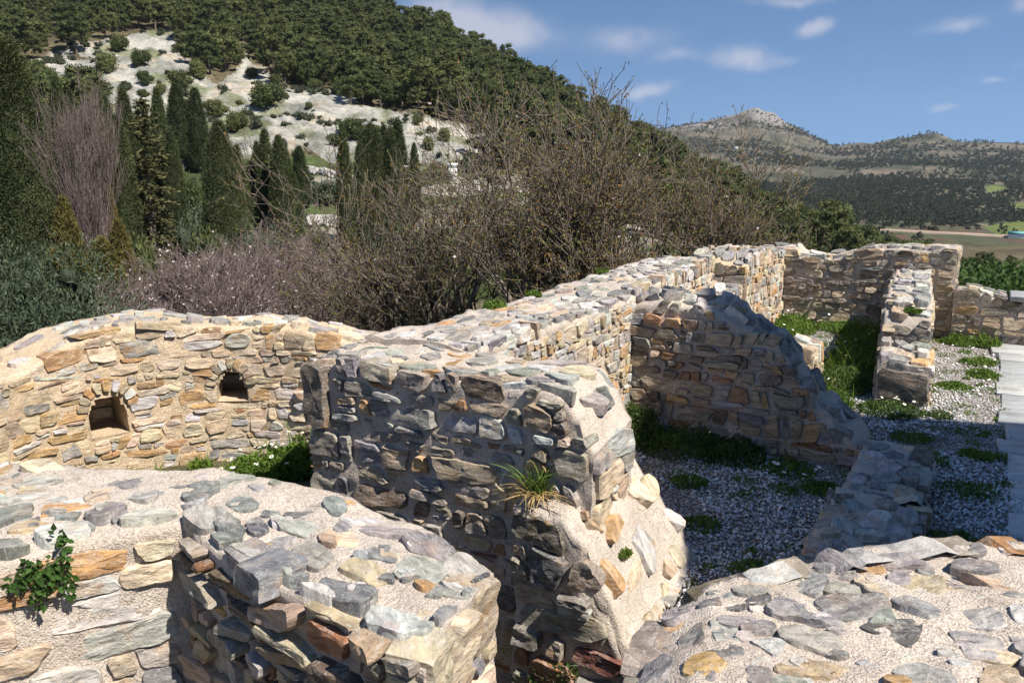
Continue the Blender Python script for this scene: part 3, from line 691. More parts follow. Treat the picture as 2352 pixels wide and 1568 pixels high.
C_.stones('front', .17, .10, 'grazed', a0=.80, h=(.020, .05), joint=.007, n=20, rings=(.86, .62, .32), amp=.013, tilt=.1, t0=1.05, depth=.10, an=1.4)
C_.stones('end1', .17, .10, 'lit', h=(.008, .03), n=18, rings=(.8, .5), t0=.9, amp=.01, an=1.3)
C_.stones('top', .20, .12, 'top', h=(.001, .012), joint=.008, scale=(.66, 1.02), skip=.04, n=20, rings=(.86, .55, .25), margin=(.0, 0.), tilt=.05, amp=.008, depth=.05, chisel=.4, an=1.3)
# the broken buttress at the end of the cross wall, sloping down to the gravel
zP = frac(-1.68, -1.10, [(-1.68, .60), (-1.42, .585), (-1.385, .50), (-1.31, .45), (-1.28, .31), (-1.21, .25), (-1.18, .10), (-1.10, .0)])
P_ = Wall('broken_buttress', 'stepped stone pier with pale mortar slope at the end of the cross wall', 'wall',
          seg([(2.93, -1.68), (2.92, -1.35), (2.95, -1.10)]), seg([(3.55, -1.68), (3.78, -1.35), (3.88, -1.13)]), zP, lambda a: zP(a) * .85 + .10 - .10 * a, -.56, M_MORTAR, amp=.03, tr=.045, rim=.04)
P_.stones('front', .26, .115, 'grazed', a1=.97, h=(.012, .06), joint=.008, n=24, rings=(.87, .62, .32), amp=.016, tilt=.07, depth=.14)
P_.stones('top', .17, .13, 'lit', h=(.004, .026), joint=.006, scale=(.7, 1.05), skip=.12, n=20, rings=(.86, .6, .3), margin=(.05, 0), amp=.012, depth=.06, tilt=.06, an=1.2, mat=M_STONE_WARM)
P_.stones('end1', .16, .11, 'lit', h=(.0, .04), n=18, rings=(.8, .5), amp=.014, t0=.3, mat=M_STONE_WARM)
# shaded wall that slopes down to the gravel
zD = frac(-2.27, -.57, [(-2.27, 1.01), (-2.02, 1.04), (-1.62, 1.025), (-1.5, .99), (-1.45, .93), (-1.38, .925), (-1.33, .85), (-1.2, .83), (-1.16, .75), (-1.08, .71), (-1.04, .58), (-.95, .53), (-.91, .43), (-.80, .40), (-.76, .29), (-.65, .26), (-.57, .15)])
D_ = Wall('rubble_wall', 'shaded rubble wall whose broken top slopes down to the gravel', 'wall',
          seg([(5.7, -2.27), (5.7, -.57)]), seg([(6.12, -2.27), (6.12, -.57)]), zD, lambda a: zD(a) + .01, -.1, M_MORTAR, amp=.02, tr=.05, rim=.04)
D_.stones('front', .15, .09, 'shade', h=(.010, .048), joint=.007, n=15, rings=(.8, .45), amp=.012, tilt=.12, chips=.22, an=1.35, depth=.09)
D_.stones('top', .17, .13, 'top', h=(.004, .045), tilt=.16, scale=(.7, 1.05), skip=.08, n=15, margin=(.06, 0), amp=.01, depth=.05, chisel=.4, an=1.3)
# low wall between the two gravel strips
zL = frac(2.75, 5.82, [(2.75, .25), (4.0, .26), (4.6, .25), (4.63, .20), (5.82, .19)])
L_ = Wall('low_rubble_wall', 'low shaded rubble wall between the gravel room and the gravel strip by the path', 'wall',
          seg([(2.75, -.13), (4.6, -.13), (4.63, -.16), (5.82, -.17)]), seg([(2.75, -.56), (4.6, -.58), (4.63, -.57), (5.82, -.57)]), zL, lambda a: zL(a) + .005, -.1, M_MORTAR, amp=.014)
L_.stones('top', .22, .15, 'top', h=(.006, .022), scale=(.66, 1.), skip=.05, n=16, margin=(.02, .02), amp=.008, depth=.05, chisel=.4, an=1.25, rings=(.8, .4))
L_.stones('front', .2, .1, 'grazed', h=(.01, .03), n=12); L_.stones('back', .2, .1, 'grazed', h=(.01, .03), n=12)
# stepped wall further along the same line
zG = frac(7.5, 10.98, [(7.5, .375), (8.1, .425), (8.12, .67), (8.32, .70), (8.34, .785), (9.2, .80), (10.98, .775)])
G_ = Wall('stepped_rubble_wall', 'stepped rubble wall seen end on with a big dark block at its foot', 'wall',
          seg([(7.5, -.29), (8.4, -.38), (10.98, -.55)]), seg([(7.5, -.70), (8.4, -.77), (10.98, -.91)]), zG, lambda a: zG(a) + .006, -.1, M_MORTAR, amp=.016, rim=.01)
G_.single('end0', [(.01, .17), (.41, .165), (.40, .40), (.015, .41)], .035, col=(.15, .125, .10), n=22); G_.single('end0', [(.0, .06), (.41, .07), (.40, .155), (.01, .16)], .02, col=(.17, .14, .11))
G_.stones('top', .2, .15, 'top', a1=.17, h=(.02, .05), scale=(.8, 1.1), n=16, amp=.01, depth=.05, an=1.25)
G_.stones('top', .19, .14, 'top', a0=.175, h=(.01, .035), scale=(.7, 1.05), n=15, amp=.01, depth=.06, an=1.25)
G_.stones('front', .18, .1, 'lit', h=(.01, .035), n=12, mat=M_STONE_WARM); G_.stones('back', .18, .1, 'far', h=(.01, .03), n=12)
def step_stones(wall, u, z0, z1):
    """stones on the risers of the stepped wall"""
    A_, B_ = np.array(UW(u, -.74)), np.array(UW(u, -.345)); T = np.hypot(*(B_ - A_)); f = lambda q, t: np.array([*(A_ + (B_ - A_) * q / T), t])
    for poly in cells(0, T, z0, z1, .17, .085, None, .1, 1.7):
        c = poly.mean(0); ext = np.ptp(poly, axis=0)
        if min(ext) < .03: continue
        poly = c + (poly - c) * (1 - .02 / ext); V, F4, F3 = stone_geo(poly, rng.uniform(.02, .05), .07, 14, (.75, .4), .08, .01)
        wall.add(V, F4, F3, f, c, 'grazed' if rng.random() < .5 else 'far', M_STONE)
step_stones(G_, 8.1, .43, .67); step_stones(G_, 8.32, .70, .785)
# back wall of the far room
zF = frac(-2.62, -.27, [(-2.62, .95), (-2.5, .945), (-2.13, .97), (-2.08, .90), (-1.89, .865), (-1.6, .90), (-1.23, 1.02), (-.75, 1.05), (-.27, 1.06)])
F_ = Wall('rubble_wall', 'far rubble wall closing the weedy room, with a wavy top', 'wall',
          seg([(11.0, -2.62), (11.0, -.27)]), seg([(11.45, -2.62), (11.45, -.27)]), zF, lambda a: zF(a) + .015, -.1, M_MORTAR, amp=.016)
F_.stones('front', .175, .085, 'far', h=(.008, .042), joint=.006, n=13, chips=.22, an=1.55, amp=.012, tilt=.1)
F_.stones('top', .2, .16, 'top', h=(.005, .025), n=12, scale=(.7, 1)); F_.stones('end1', .22, .16, 'far', h=(.01, .03), n=12, mat=M_STONE_WARM)
# piers between the long wall and the far wall
zS = lambda a: .70 + .03 * math.sin(9 * a)
S_ = Wall('wall_sill', 'low sunlit sill of rubble closing the gap past the long wall', 'wall', seg([(7.80, -2.29), (9.08, -2.29)]), seg([(7.80, -2.86), (9.08, -2.86)]), zS, zS, -.4, M_MORTAR_WARM)
S_.stones('front', .17, .1, 'lit', h=(.006, .025), n=12, mat=M_STONE_WARM, t0=.3); S_.stones('top', .2, .14, 'top', h=(.003, .02), n=12, scale=(.65, 1))
zT = frac(9.1, 10.97, [(9.1, .92), (9.22, .98), (9.4, 1.05), (9.9, 1.0), (10.97, .94)])
T_ = Wall('rubble_pier', 'short rubble pier with a stepped broken front beside the far wall', 'wall', seg([(9.1, -2.25), (10.97, -2.25)]), seg([(9.1, -2.92), (10.97, -2.9)]), zT, lambda a: zT(a) + .03, -.4, M_MORTAR_WARM)
T_.stones('front', .15, .1, 'lit', h=(.006, .03), n=12, mat=M_STONE_WARM, t0=.3); T_.stones('top', .17, .14, 'top', h=(.01, .04), n=12, scale=(.7, 1.05))
T_.stones('end0', .15, .1, 'grazed', h=(.02, .06), n=14, t0=1.05)
# wall on the right, with a marble cap beyond it
zI = frac(-.26, 1.6, [(-.26, .57), (-.1, .61), (.22, .54), (.3, .50), (1.6, .49)])
I_ = Wall('rubble_wall', 'knee-high rubble wall at the end of the marble path', 'wall', seg([(10.8, -.26), (10.8, .3), (10.8, 1.6)]), seg([(11.28, -.26), (11.28, .3), (11.28, 1.6)]), zI, lambda a: zI(a) + .006, -.1, M_MORTAR, amp=.014)
I_.stones('front', .16, .1, 'far', h=(.008, .03), n=13); I_.stones('top', .22, .16, 'top', a1=.29, h=(.01, .03), n=13, scale=(.7, 1))
def box(name, c, sz, mat, parent=None, rot=0., bev=.01, jitter=0.):
    x, y, z = np.array(sz) / 2; b = bev
    V = []; 
    for zz, k in ((-z, 1), (z - b, 1), (z, 0)):
        for sx, sy in ((-1, -1), (1, -1), (1, 1), (-1, 1)): V.append((sx * (x - (0 if k else b)), sy * (y - (0 if k else b)), zz))
    V = np.array(V)
    if jitter: V[:, :2] += rng.normal(0, jitter, (4, 2))[np.arange(12) % 4]
    F = [(3, 2, 1, 0), (8, 9, 10, 11)]
    for k in (0, 4):
        for i in range(4): F.append((k + i, k + (i + 1) % 4, k + 4 + (i + 1) % 4, k + 4 + i))
    o = obj(name, nmesh(name, V, np.array(F), mat), parent, c); o.rotation_euler.z = rot; return o
WROT = -TH
for k, (w0, w1) in enumerate(((.30, .92), (.93, 1.58))):
    X, Y = UW(11.03, (w0 + w1) / 2); b = I_.base
    box('cap_slab', (X - b[0], Y - b[1], .545 - b[2]), (w1 - w0, .54, .06), M_SLAB, I_.root, WROT)
# low stump of a wall in the weedy room
zU = lambda a: .38 - .03 * a
U_ = Wall('wall_stump', 'small stump of wall with a squared orange block, standing in the weedy room', 'wall', seg([(7.72, -1.52), (7.70, -1.26)]), seg([(8.25, -1.54), (8.22, -1.27)]), zU, zU, -.1, M_MORTAR_WARM)
U_.single('front', [(.01, .34), (.25, .34), (.25, .475), (.01, .48)], .03, col=(.40, .30, .20)); U_.single('front', [(.02, .1), (.25, .1), (.25, .33), (.02, .33)], .03, col=(.36, .24, .12))
U_.stones('top', .2, .15, 'lit', h=(.01, .03), n=13); U_.stones('end1', .2, .14, 'lit', h=(.01, .03), n=13, mat=M_STONE_WARM)
# the foreground wall on the right, under the camera
zA = lin((0, .70), (.08, .765), (.3, .80), (1, .82))
A_ = Wall('foreground_wall', 'broad foreground wall top at lower right, grey schist slabs bedded in coarse mortar', 'wall',
          [(.10, 1.28), (.7, 1.12), (1.5, 1.02), (2.7, 1.0)], [(.46, 2.22), (.86, 2.33), (1.40, 2.44), (2.7, 2.52)], zA, lambda a: zA(a) + .015, -.5, M_MORTAR, amp=.016, step=.028)
A_.stones('top', .23, .20, 'top', h=(.0, .015), joint=.013, scale=(.58, .98), skip=.08, n=34, rings=(.94, .82, .64, .42, .2), margin=(.25, .02), tilt=.085, amp=.016, depth=.06, chisel=.55, an=1.2, chips=.35)
A_.stones('top', .10, .09, 'top', h=(-.002, .012), joint=.008, scale=(.5, .95), skip=.5, n=18, rings=(.85, .5), margin=(.25, .02), tilt=.12, amp=.012, depth=.04, an=1.2)
A_.stones('end0', .2, .12, 'grazed', h=(.02, .05), n=22, rings=(.86, .6, .3), t0=.5, amp=.014)
A_.stones('back', .2, .11, 'grazed', h=(.01, .04), n=12, t0=.5)
# the foreground wall on the left: a lit face, a corner, and a spur
B_ = Wall('foreground_wall', 'thick foreground wall at lower left with a spur towards the camera and a clinging creeper', 'wall',
          [(-2.5, 1.64), (-1.95, 1.95), (-1.49, 2.21), (-1.28, 2.36), (-1.06, 2.46), (-.85, 2.24), (-.57, 1.99), (-.21, 1.70)],
          [(-2.8, 2.95), (-2.35, 2.98), (-1.97, 2.99), (-1.5, 2.87), (-1.10, 2.89), (-.63, 2.67), (-.28, 2.38), (-.05, 2.10)], lin((0, .93), (.3, .91), (.55, .89), (.8, .905), (1, .89)), lin((0, .93), (.4, .90), (.6, .905), (1, .89)), -.56, M_MORTAR, amp=.014, step=.03)
aJ = float(B_.a[4])
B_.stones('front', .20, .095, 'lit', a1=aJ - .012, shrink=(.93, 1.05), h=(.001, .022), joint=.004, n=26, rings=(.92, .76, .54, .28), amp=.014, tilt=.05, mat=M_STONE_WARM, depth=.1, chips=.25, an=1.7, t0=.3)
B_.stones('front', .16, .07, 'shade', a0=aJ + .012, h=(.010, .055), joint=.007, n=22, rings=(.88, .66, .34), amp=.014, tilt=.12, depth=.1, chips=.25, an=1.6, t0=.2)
B_.stones('end1', .2, .12, 'lit', h=(.008, .03), n=22, rings=(.86, .6, .3), amp=.013, mat=M_STONE_WARM, t0=.2, an=1.5)
B_.stones('top', .23, .15, 'top', h=(.0, .012), joint=.010, scale=(.66, 1.02), skip=.05, n=28, rings=(.94, .8, .58, .3), margin=(.0, .0), tilt=.06, amp=.011, depth=.06, chisel=.5, an=1.3, chips=.25)
B_.stones('top', .10, .085, 'top', h=(.0, .012), joint=.008, scale=(.5, .95), skip=.5, n=16, rings=(.85, .5), margin=(.0, .0), tilt=.12, amp=.011, depth=.04, an=1.2)
# the apse with its two niches
ang = np.radians(np.linspace(206, 74, 60))
tailf = [(-1.02, 5.02), (-.62, 4.95)]; tailb = [(-.85, 5.38), (-.45, 5.28)]
apf = [(APC[0] + 1.2 * math.cos(a), APC[1] + 1.2 * math.sin(a)) for a in ang] + tailf
apb = [(APC[0] + 1.65 * math.cos(a), APC[1] + 1.65 * math.sin(a)) for a in ang] + tailb
_e = np.hypot(*np.diff(np.array(apf), axis=0).T); _aa = np.concatenate([[0], np.cumsum(_e)]) / _e.sum(); _sarc = _aa[59]
def a_of(deg): return float(np.interp(206 - deg, 206 - np.degrees(ang), _aa[:60]))
zPin = lin(*sorted([(a_of(d), z) for d, z in ((206, .80), (176, .84), (161, .905), (152, .925), (143, 1.0), (135, 1.06), (125, 1.075), (118, 1.08), (107.5, 1.055), (98, 1.03), (86, 1.035), (76, 1.03))] + [(_aa[60], .93), (1, .92)]))
zPout = lin(*sorted([(a_of(d), z) for d, z in ((206, .82), (165, .88), (149, .955), (143, 1.01), (135, 1.05), (126.6, 1.082), (115, 1.08), (106, 1.008), (98, 1.012), (91.7, 1.025), (83, 1.01), (80, .97))] + [(_aa[60], .9), (1, .88)]))
NICHES = [(a_of(138.6), a_of(128.4), .415, .69), (a_of(102.8), a_of(94.3), .545, .755)]
def niche_hole(aa, z):
    m = np.zeros(aa.shape, bool)
    for a0, a1, z0, z1 in NICHES:
        k = np.clip((aa - a0) / (a1 - a0), 0, 1); top = z1 - .135 * (1 - np.sqrt(np.maximum(0, 1 - (2 * k - 1) ** 2)))
        m |= (aa > a0) & (aa < a1) & (z > z0) & (z < top)
    return m
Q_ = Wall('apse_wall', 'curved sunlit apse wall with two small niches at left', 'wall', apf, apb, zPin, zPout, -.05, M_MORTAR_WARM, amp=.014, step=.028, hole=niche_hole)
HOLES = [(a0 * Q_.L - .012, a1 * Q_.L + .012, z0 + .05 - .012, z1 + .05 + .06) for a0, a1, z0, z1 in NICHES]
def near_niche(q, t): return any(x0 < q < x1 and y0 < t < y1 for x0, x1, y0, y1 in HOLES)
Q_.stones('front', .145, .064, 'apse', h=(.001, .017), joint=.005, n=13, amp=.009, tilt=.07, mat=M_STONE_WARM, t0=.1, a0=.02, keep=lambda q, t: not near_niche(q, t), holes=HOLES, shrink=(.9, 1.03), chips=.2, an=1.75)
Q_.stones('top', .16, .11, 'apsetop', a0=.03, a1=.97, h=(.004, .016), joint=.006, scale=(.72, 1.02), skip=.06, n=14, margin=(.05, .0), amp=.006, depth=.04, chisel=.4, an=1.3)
def niche(a0, a1, z0, z1):
    """a recess with its own jambs, back and sill, and wedge stones set round its head"""
    f, L_ = Q_.patch('front'); D = .33; V = []; F = []
    ks = np.linspace(0, 1, 9); rim = [(a0, z0)] + [(a0 + (a1 - a0) * k, z1 - .135 * (1 - np.sqrt(np.maximum(0, 1 - (2 * k - 1) ** 2)))) for k in ks] + [(a1, z0)]
    n = len(rim); ctr = np.array(APC)
    ac, zc_ = (a0 + a1) / 2, (z0 + z1) / 2
    for dep, grow in ((.012, 1.18), (.0, 1.0), (.12, .99), (D, .97)):
        for a, z in rim:
            a = ac + (a - ac) * grow; z = zc_ + (z - zc_) * grow; p = Q_.pf(a); d = p - ctr; d /= np.hypot(*d); V.append([*(p + d * dep), z])
    V = np.array(V); i = np.arange(n); j = (i + 1) % n
    for k in range(3): F += [(k * n + a, (k + 1) * n + a, (k + 1) * n + b, k * n + b) for a, b in zip(i, j)]
    V = disp(V, .012); c = V[3 * n:].mean(0); V = np.vstack([V, c[None]])
    F3 = np.array([(3 * n + a, 4 * n, 3 * n + b) for a, b in zip(i, j)])
    obj('niche', nmesh('niche', V - Q_.base, [np.array(F), F3], M_MORTAR_WARM, smooth=True, sharp=R(40)), Q_.root)
    m = 9
    for k in range(m):
        th = math.pi * (k + .5) / m; w2 = (a1 - a0) / 2 * L_; cx = (a0 + a1) / 2 * L_; zc = z1 - .10 - Q_.zb
        r0, r1 = 1.0, 1.0
        ci = np.array([cx - math.cos(th) * w2 * 1.04, zc + math.sin(th) * .105]); co = np.array([cx - math.cos(th) * (w2 + .07), zc + math.sin(th) * .17])
        tv = (co - ci); tv /= np.hypot(*tv); nv = np.array([-tv[1], tv[0]]) * (.017 * rng.uniform(.8, 1.1))
        Q_.single('front', [ci - nv, ci + nv, co + nv * 1.25, co - nv * 1.25], rng.uniform(.012, .025), col=pick('apse'), n=12, rings=(.7,), amp=.004, mat=M_STONE_WARM, depth=.06)
    for k in range(3):                                            # stones of the back and jambs, seen in the recess
        zz = z0 + .03 + k * .075
        for q in range(2):
            a = a0 + (a1 - a0) * (.27 + .46 * q); p = Q_.pf(a); d = p - ctr; d /= np.hypot(*d); tv = np.array([d[1], -d[0]])
            g = (lambda P0, T0: (lambda s_, t_: np.array([*(P0 + T0 * s_), t_])))(p + d * (D - .012), tv)
            w_ = .062; poly = np.array([(-w_, zz), (w_, zz), (w_, zz + .06), (-w_, zz + .062)])
            if zz + .06 > z1 - .02: continue
            Vs, F4, F3_ = stone_geo(poly, .02, .03, 12, (.7,), .05, .006); Q_.add(Vs, F4, F3_, g, poly.mean(0), 'apse', M_STONE_WARM)
for nn_ in NICHES: niche(*nn_)

# ------------------------------------------------------------------ gravel, path, the building that shades the gravel
def gravel_floor():
    us = np.linspace(2.75, 11.0, 120); ws = np.linspace(-2.3, .42, 50); U, Wm = np.meshgrid(us, ws, indexing='ij')
    X = U * UX + Wm * UY; Y = U * UY - Wm * UX; Z = .004 + .018 * fbm2(X, Y, .5, 3)
    n = len(ws); i = np.arange(len(us) - 1)[:, None] * n + np.arange(n - 1)[None]
    F = np.stack([i, i + n, i + n + 1, i + 1], -1).reshape(-1, 4); cu, cw = U[:-1, :-1].ravel(), Wm[:-1, :-1].ravel(); F = F[(cw > -1.12) | (cu > 3.55)]; F = F[:]
    tag(obj('gravel_floor', nmesh('gravel_floor', np.stack([X, Y, Z], -1).reshape(-1, 3), F[:, ::-1], M_GRAVEL, smooth=True)), kind='structure')
gravel_floor()
OCT = np.array([(1, 0, 0), (0, 1, 0), (-1, 0, 0), (0, -1, 0), (0, 0, .7), (0, 0, -.7)], float); OCF = np.array([(0, 1, 4), (1, 2, 4), (2, 3, 4), (3, 0, 4), (1, 0, 5), (2, 1, 5), (3, 2, 5), (0, 3, 5)])
def gravel_chips(n=42000):
    u = rng.uniform(2.9, 10.9, n) ; w = rng.uniform(-2.24, .36, n)
    u = 2.9 + (u - 2.9) * rng.uniform(.35, 1, n)
    bare = fbm2(u * .9, w * 1.3, .55, 3, 4.); k = bare < .16 + .2 * rng.random(n); k &= (w > -1.1) | (u > 3.55); u, w = u[k], w[k]; n = len(u)
    X = u * UX + w * UY; Y = u * UY - w * UX; z = .012 + .018 * fbm2(X, Y, .5, 3)
    s = rng.uniform(.005, .0135, n)[:, None, None]
    B = OCT[None] * s * rng.uniform(.6, 1.5, (n, 1, 3)) + rng.normal(0, .0022, (n, 6, 3))
    ca, sa = np.cos(rng.uniform(0, 6.3, n)), np.sin(rng.uniform(0, 6.3, n)); tl = rng.normal(0, .5, n)
    x = B[..., 0] * ca[:, None] - B[..., 1] * sa[:, None]; y = B[..., 0] * sa[:, None] + B[..., 1] * ca[:, None]; zz = B[..., 2] + x * tl[:, None]
    V = np.stack([x + X[:, None], y + Y[:, None], zz + z[:, None]], -1).reshape(-1, 3)
    F = (OCF[None] + 6 * np.arange(n)[:, None, None]).reshape(-1, 3)
    c = np.array([.72, .72, .73]) * rng.uniform(.45, 1.15, (n, 1)); br = rng.random(n) < .2; c[br] = np.array([.30, .25, .20]) * rng.uniform(.6, 1.2, (br.sum(), 1))
    o = obj('gravel', nmesh('gravel', V, F, M_CHIP, col=np.repeat(c, 6, 0)))
    tag(o, 'loose white marble chippings on the floor between the walls', 'gravel', kind='stuff')
gravel_chips()

def path():
    root = empty('path', (*UW(7, 1), 0)); tag(root, kind='structure'); b = np.array(root.location)
    u = 2.9
    while u < 10.75:
        d = min(rng.choice([.3, .38, .46, .6]), 10.76 - u)
        if d < .08: break
        w = .20 + rng.uniform(-.03, .07) + (.03 if u < 7 else -.02)
        for k in range(2):
            l = rng.uniform(.7, 1.0); X, Y = UW(u + d / 2, w + l / 2)
            box('paving_slab', (X - b[0], Y - b[1], -.004 + rng.uniform(-.004, .006)), (l - .02, d - .02, .06), M_SLAB, root, WROT, .006, .006); w += l
        u += d
    X, Y = UW(6.9, 1.25); box('path_bed', (X - b[0], Y - b[1], -.04), (2.1, 8.2, .04), M_GRAVEL, root, WROT)
path()

def chapel():
    """the building out of the picture on the right whose shadow lies across the gravel"""
    S = np.array([SUN_DIR.x, SUN_DIR.y]) / math.hypot(SUN_DIR.x, SUN_DIR.y); k = 1 / math.tan(SUN_EL); Hc = 8.0
    root = empty('chapel', (7.6, 2.6, -.05)); tag(root, 'plain stone chapel with a low tiled roof beside the path, outside the picture', 'chapel')
    # corners: the wall that faces the ruins throws the left edge of the shadow, its ends throw the far and near edges
    A = np.array([.80, 6.95]) + S * k * Hc; B = np.array([.84, 3.2]) + S * k * Hc; dn = np.array([4.2, -1.0])
    C = np.array([A, B, B + dn, A + dn]); b = np.array([7.6, 2.6])
    V = [(*(c - b), z) for z in (0, Hc) for c in C]; F = [(0, 1, 5, 4), (1, 2, 6, 5), (2, 3, 7, 6), (3, 0, 4, 7), (4, 5, 6, 7)]
    obj('wall', nmesh('wall', np.array(V), np.array(F), M_CHAPEL), root)
    e = C.mean(0); O = e + (C - e) * 1.015; r0, r1 = (O[0] + O[1]) / 2 * .25 + (O[2] + O[3]) / 2 * .75, (O[0] + O[1]) / 2 * .3 + (O[2] + O[3]) / 2 * .7
    V = [(*(c - b), Hc + .003) for c in O] + [(*(O[3] * .5 + O[2] * .5 - b), Hc + .35)]
    obj('roof', nmesh('roof', np.array(V), [np.array([(0, 1, 4), (1, 2, 4), (2, 3, 4), (3, 0, 4)])], M_TILE), root)
    m = (A + B) / 2 - b; d = (B - A) / np.hypot(*(B - A)); n = np.array([-d[1], d[0]]); n = n if n @ (m - (e - b)) > 0 else -n
    def slab(nm, off, z0, z1, w, mt):
        p = m + d * off; q = [(p - d * w), (p + d * w)]; t = n * .02
        V = [(*(x + s), z) for z in (z0, z1) for x, s in ((q[0], -t), (q[1], -t), (q[1], t), (q[0], t))]
        return obj(nm, nmesh(nm, np.array(V), np.array([(0, 1, 5, 4), (1, 2, 6, 5), (2, 3, 7, 6), (3, 0, 4, 7), (4, 5, 6, 7), (3, 2, 1, 0)]), mt), root)
    slab('door', -.6, 0, 2.0, .45, M_TRUNK); slab('window', 1.0, 1.9, 2.7, .22, M_DARK)
chapel()

# ------------------------------------------------------------------ plants
def unit(v): return v / np.maximum(np.linalg.norm(v, axis=-1, keepdims=True), 1e-9)
def leaves(P, D, ln, wd, r_=rng):
    """one lozenge leaf per point: (4n,3) vertices and (n,4) faces"""
    n = len(P); D = unit(D); s = unit(np.cross(D, unit(r_.normal(0, 1, (n, 3))))); ln = np.broadcast_to(ln, n)[:, None]; wd = np.broadcast_to(wd, n)[:, None]
    V = np.stack([P - D * ln * .5, P + s * wd * .5, P + D * ln * .5, P - s * wd * .5], 1).reshape(-1, 3)
    return V, np.arange(4 * n).reshape(n, 4)
_t = (1 + 5 ** .5) / 2
ICO = unit(np.array([(-1, _t, 0), (1, _t, 0), (-1, -_t, 0), (1, -_t, 0), (0, -1, _t), (0, 1, _t), (0, -1, -_t), (0, 1, -_t), (_t, 0, -1), (_t, 0, 1), (-_t, 0, -1), (-_t, 0, 1)], float))
ICF = np.array([(0, 11, 5), (0, 5, 1), (0, 1, 7), (0, 7, 10), (0, 10, 11), (1, 5, 9), (5, 11, 4), (11, 10, 2), (10, 7, 6), (7, 1, 8), (3, 9, 4), (3, 4, 2), (3, 2, 6), (3, 6, 8), (3, 8, 9), (4, 9, 5), (2, 4, 11), (6, 2, 10), (8, 6, 7), (9, 8, 1)])
class Geo:
    def __init__(s): s.V = []; s.F = {3: [], 4: []}; s.C = []; s.M = {3: [], 4: []}; s.n = 0
    def add(s, V, F, c, m=0):
        F = np.asarray(F); s.V.append(V); c = np.asarray(c, float); s.C.append(np.broadcast_to(c, (len(V), 3))); s.F[F.shape[1]].append(F + s.n); s.M[F.shape[1]].append(np.full(len(F), m)); s.n += len(V)
    def mesh(s, name, mats, smooth=False):
        Fs = [np.vstack(s.F[k]) for k in (3, 4) if s.F[k]]; ms = np.concatenate([np.concatenate(s.M[k]) for k in (3, 4) if s.M[k]])
        return nmesh(name, np.vstack(s.V), Fs, col=np.vstack(s.C), mats=mats, midx=ms, smooth=smooth)
def tubes(segs, sides):
    """tapered tubes from (p0, p1, r0, r1) rows"""
    p0, p1, r0, r1 = segs; n = len(p0); d = unit(p1 - p0); a = unit(np.cross(d, np.where(np.abs(d[:, 2:3]) < .9, [[0, 0, 1.]], [[1., 0, 0]]))); b = np.cross(d, a)
    th = np.arange(sides) * 2 * math.pi / sides; ring = np.cos(th)[None, :, None] * a[:, None] + np.sin(th)[None, :, None] * b[:, None]
    V = np.concatenate([p0[:, None] + ring * r0[:, None, None], p1[:, None] + ring * r1[:, None, None]], 1).reshape(-1, 3)
    i = np.arange(sides); j = (i + 1) % sides; F = np.stack([i, j, j + sides, i + sides], 1)
    return V, (F[None] + (np.arange(n) * 2 * sides)[:, None, None]).reshape(-1, 4)
def trunk_mesh(name, h, r, mat, lean=.0, sides=7):
    k = 6; z = np.linspace(0, h, k); x = lean * np.sin(z / h * 2.5) * h
    P = np.column_stack([x, x * .4, z]); rr = r * (1.25 - .9 * z / h); V, F = tubes((P[:-1], P[1:], rr[:-1], rr[1:]), sides); return nmesh(name, V, F, mat, smooth=True)

def pine_geo(seed, H=7., R_=2.5, puffs=52, per=70, leaf=(.42, .13), flat=1.):
    r = np.random.default_rng(seed); g = Geo()
    z = np.linspace(0, H * .8, 5); lean = r.normal(0, .05, 2); P = np.column_stack([lean[0] * z, lean[1] * z, z]); rr = .16 * (1.2 - z / H)
    V, F = tubes((P[:-1], P[1:], rr[:-1], rr[1:]), 6); g.add(V, F, (.8, .8, .8), 1)
    for k in range(puffs):
        t = r.uniform(.2, 1.) ** .85; env = R_ * math.sqrt(max(.04, 1 - ((t - .48) / .56) ** 2)); a = r.uniform(0, 6.283); q = env * math.sqrt(r.uniform(.15, 1))
        c = np.array([math.cos(a) * q + lean[0] * t * H, math.sin(a) * q + lean[1] * t * H, H * t * .95]); pr = r.uniform(.5, .95) * R_ / 2.5
        tone = r.uniform(.72, 1.3)
        g.add(ICO * pr * .62 * np.array([1, 1, .7 * flat]) + c + r.normal(0, .08, (12, 3)), ICF, np.array([.62, .62, .62]) * tone)  # dark blob added inside each puff to block light
        d = unit(r.normal(0, 1, (per, 3)) + np.array([0, 0, .45])); p = c + d * pr * r.uniform(.55, 1.05, (per, 1)) * np.array([1, 1, .75 * flat])
        V, F = leaves(p, d + r.normal(0, .5, (per, 3)) + np.array([0, 0, .3]), r.uniform(.6, 1.2, per) * leaf[0], leaf[1], r); g.add(V, F, np.repeat(r.uniform(.7, 1.3, per)[:, None], 4, 0) * tone)
    return g
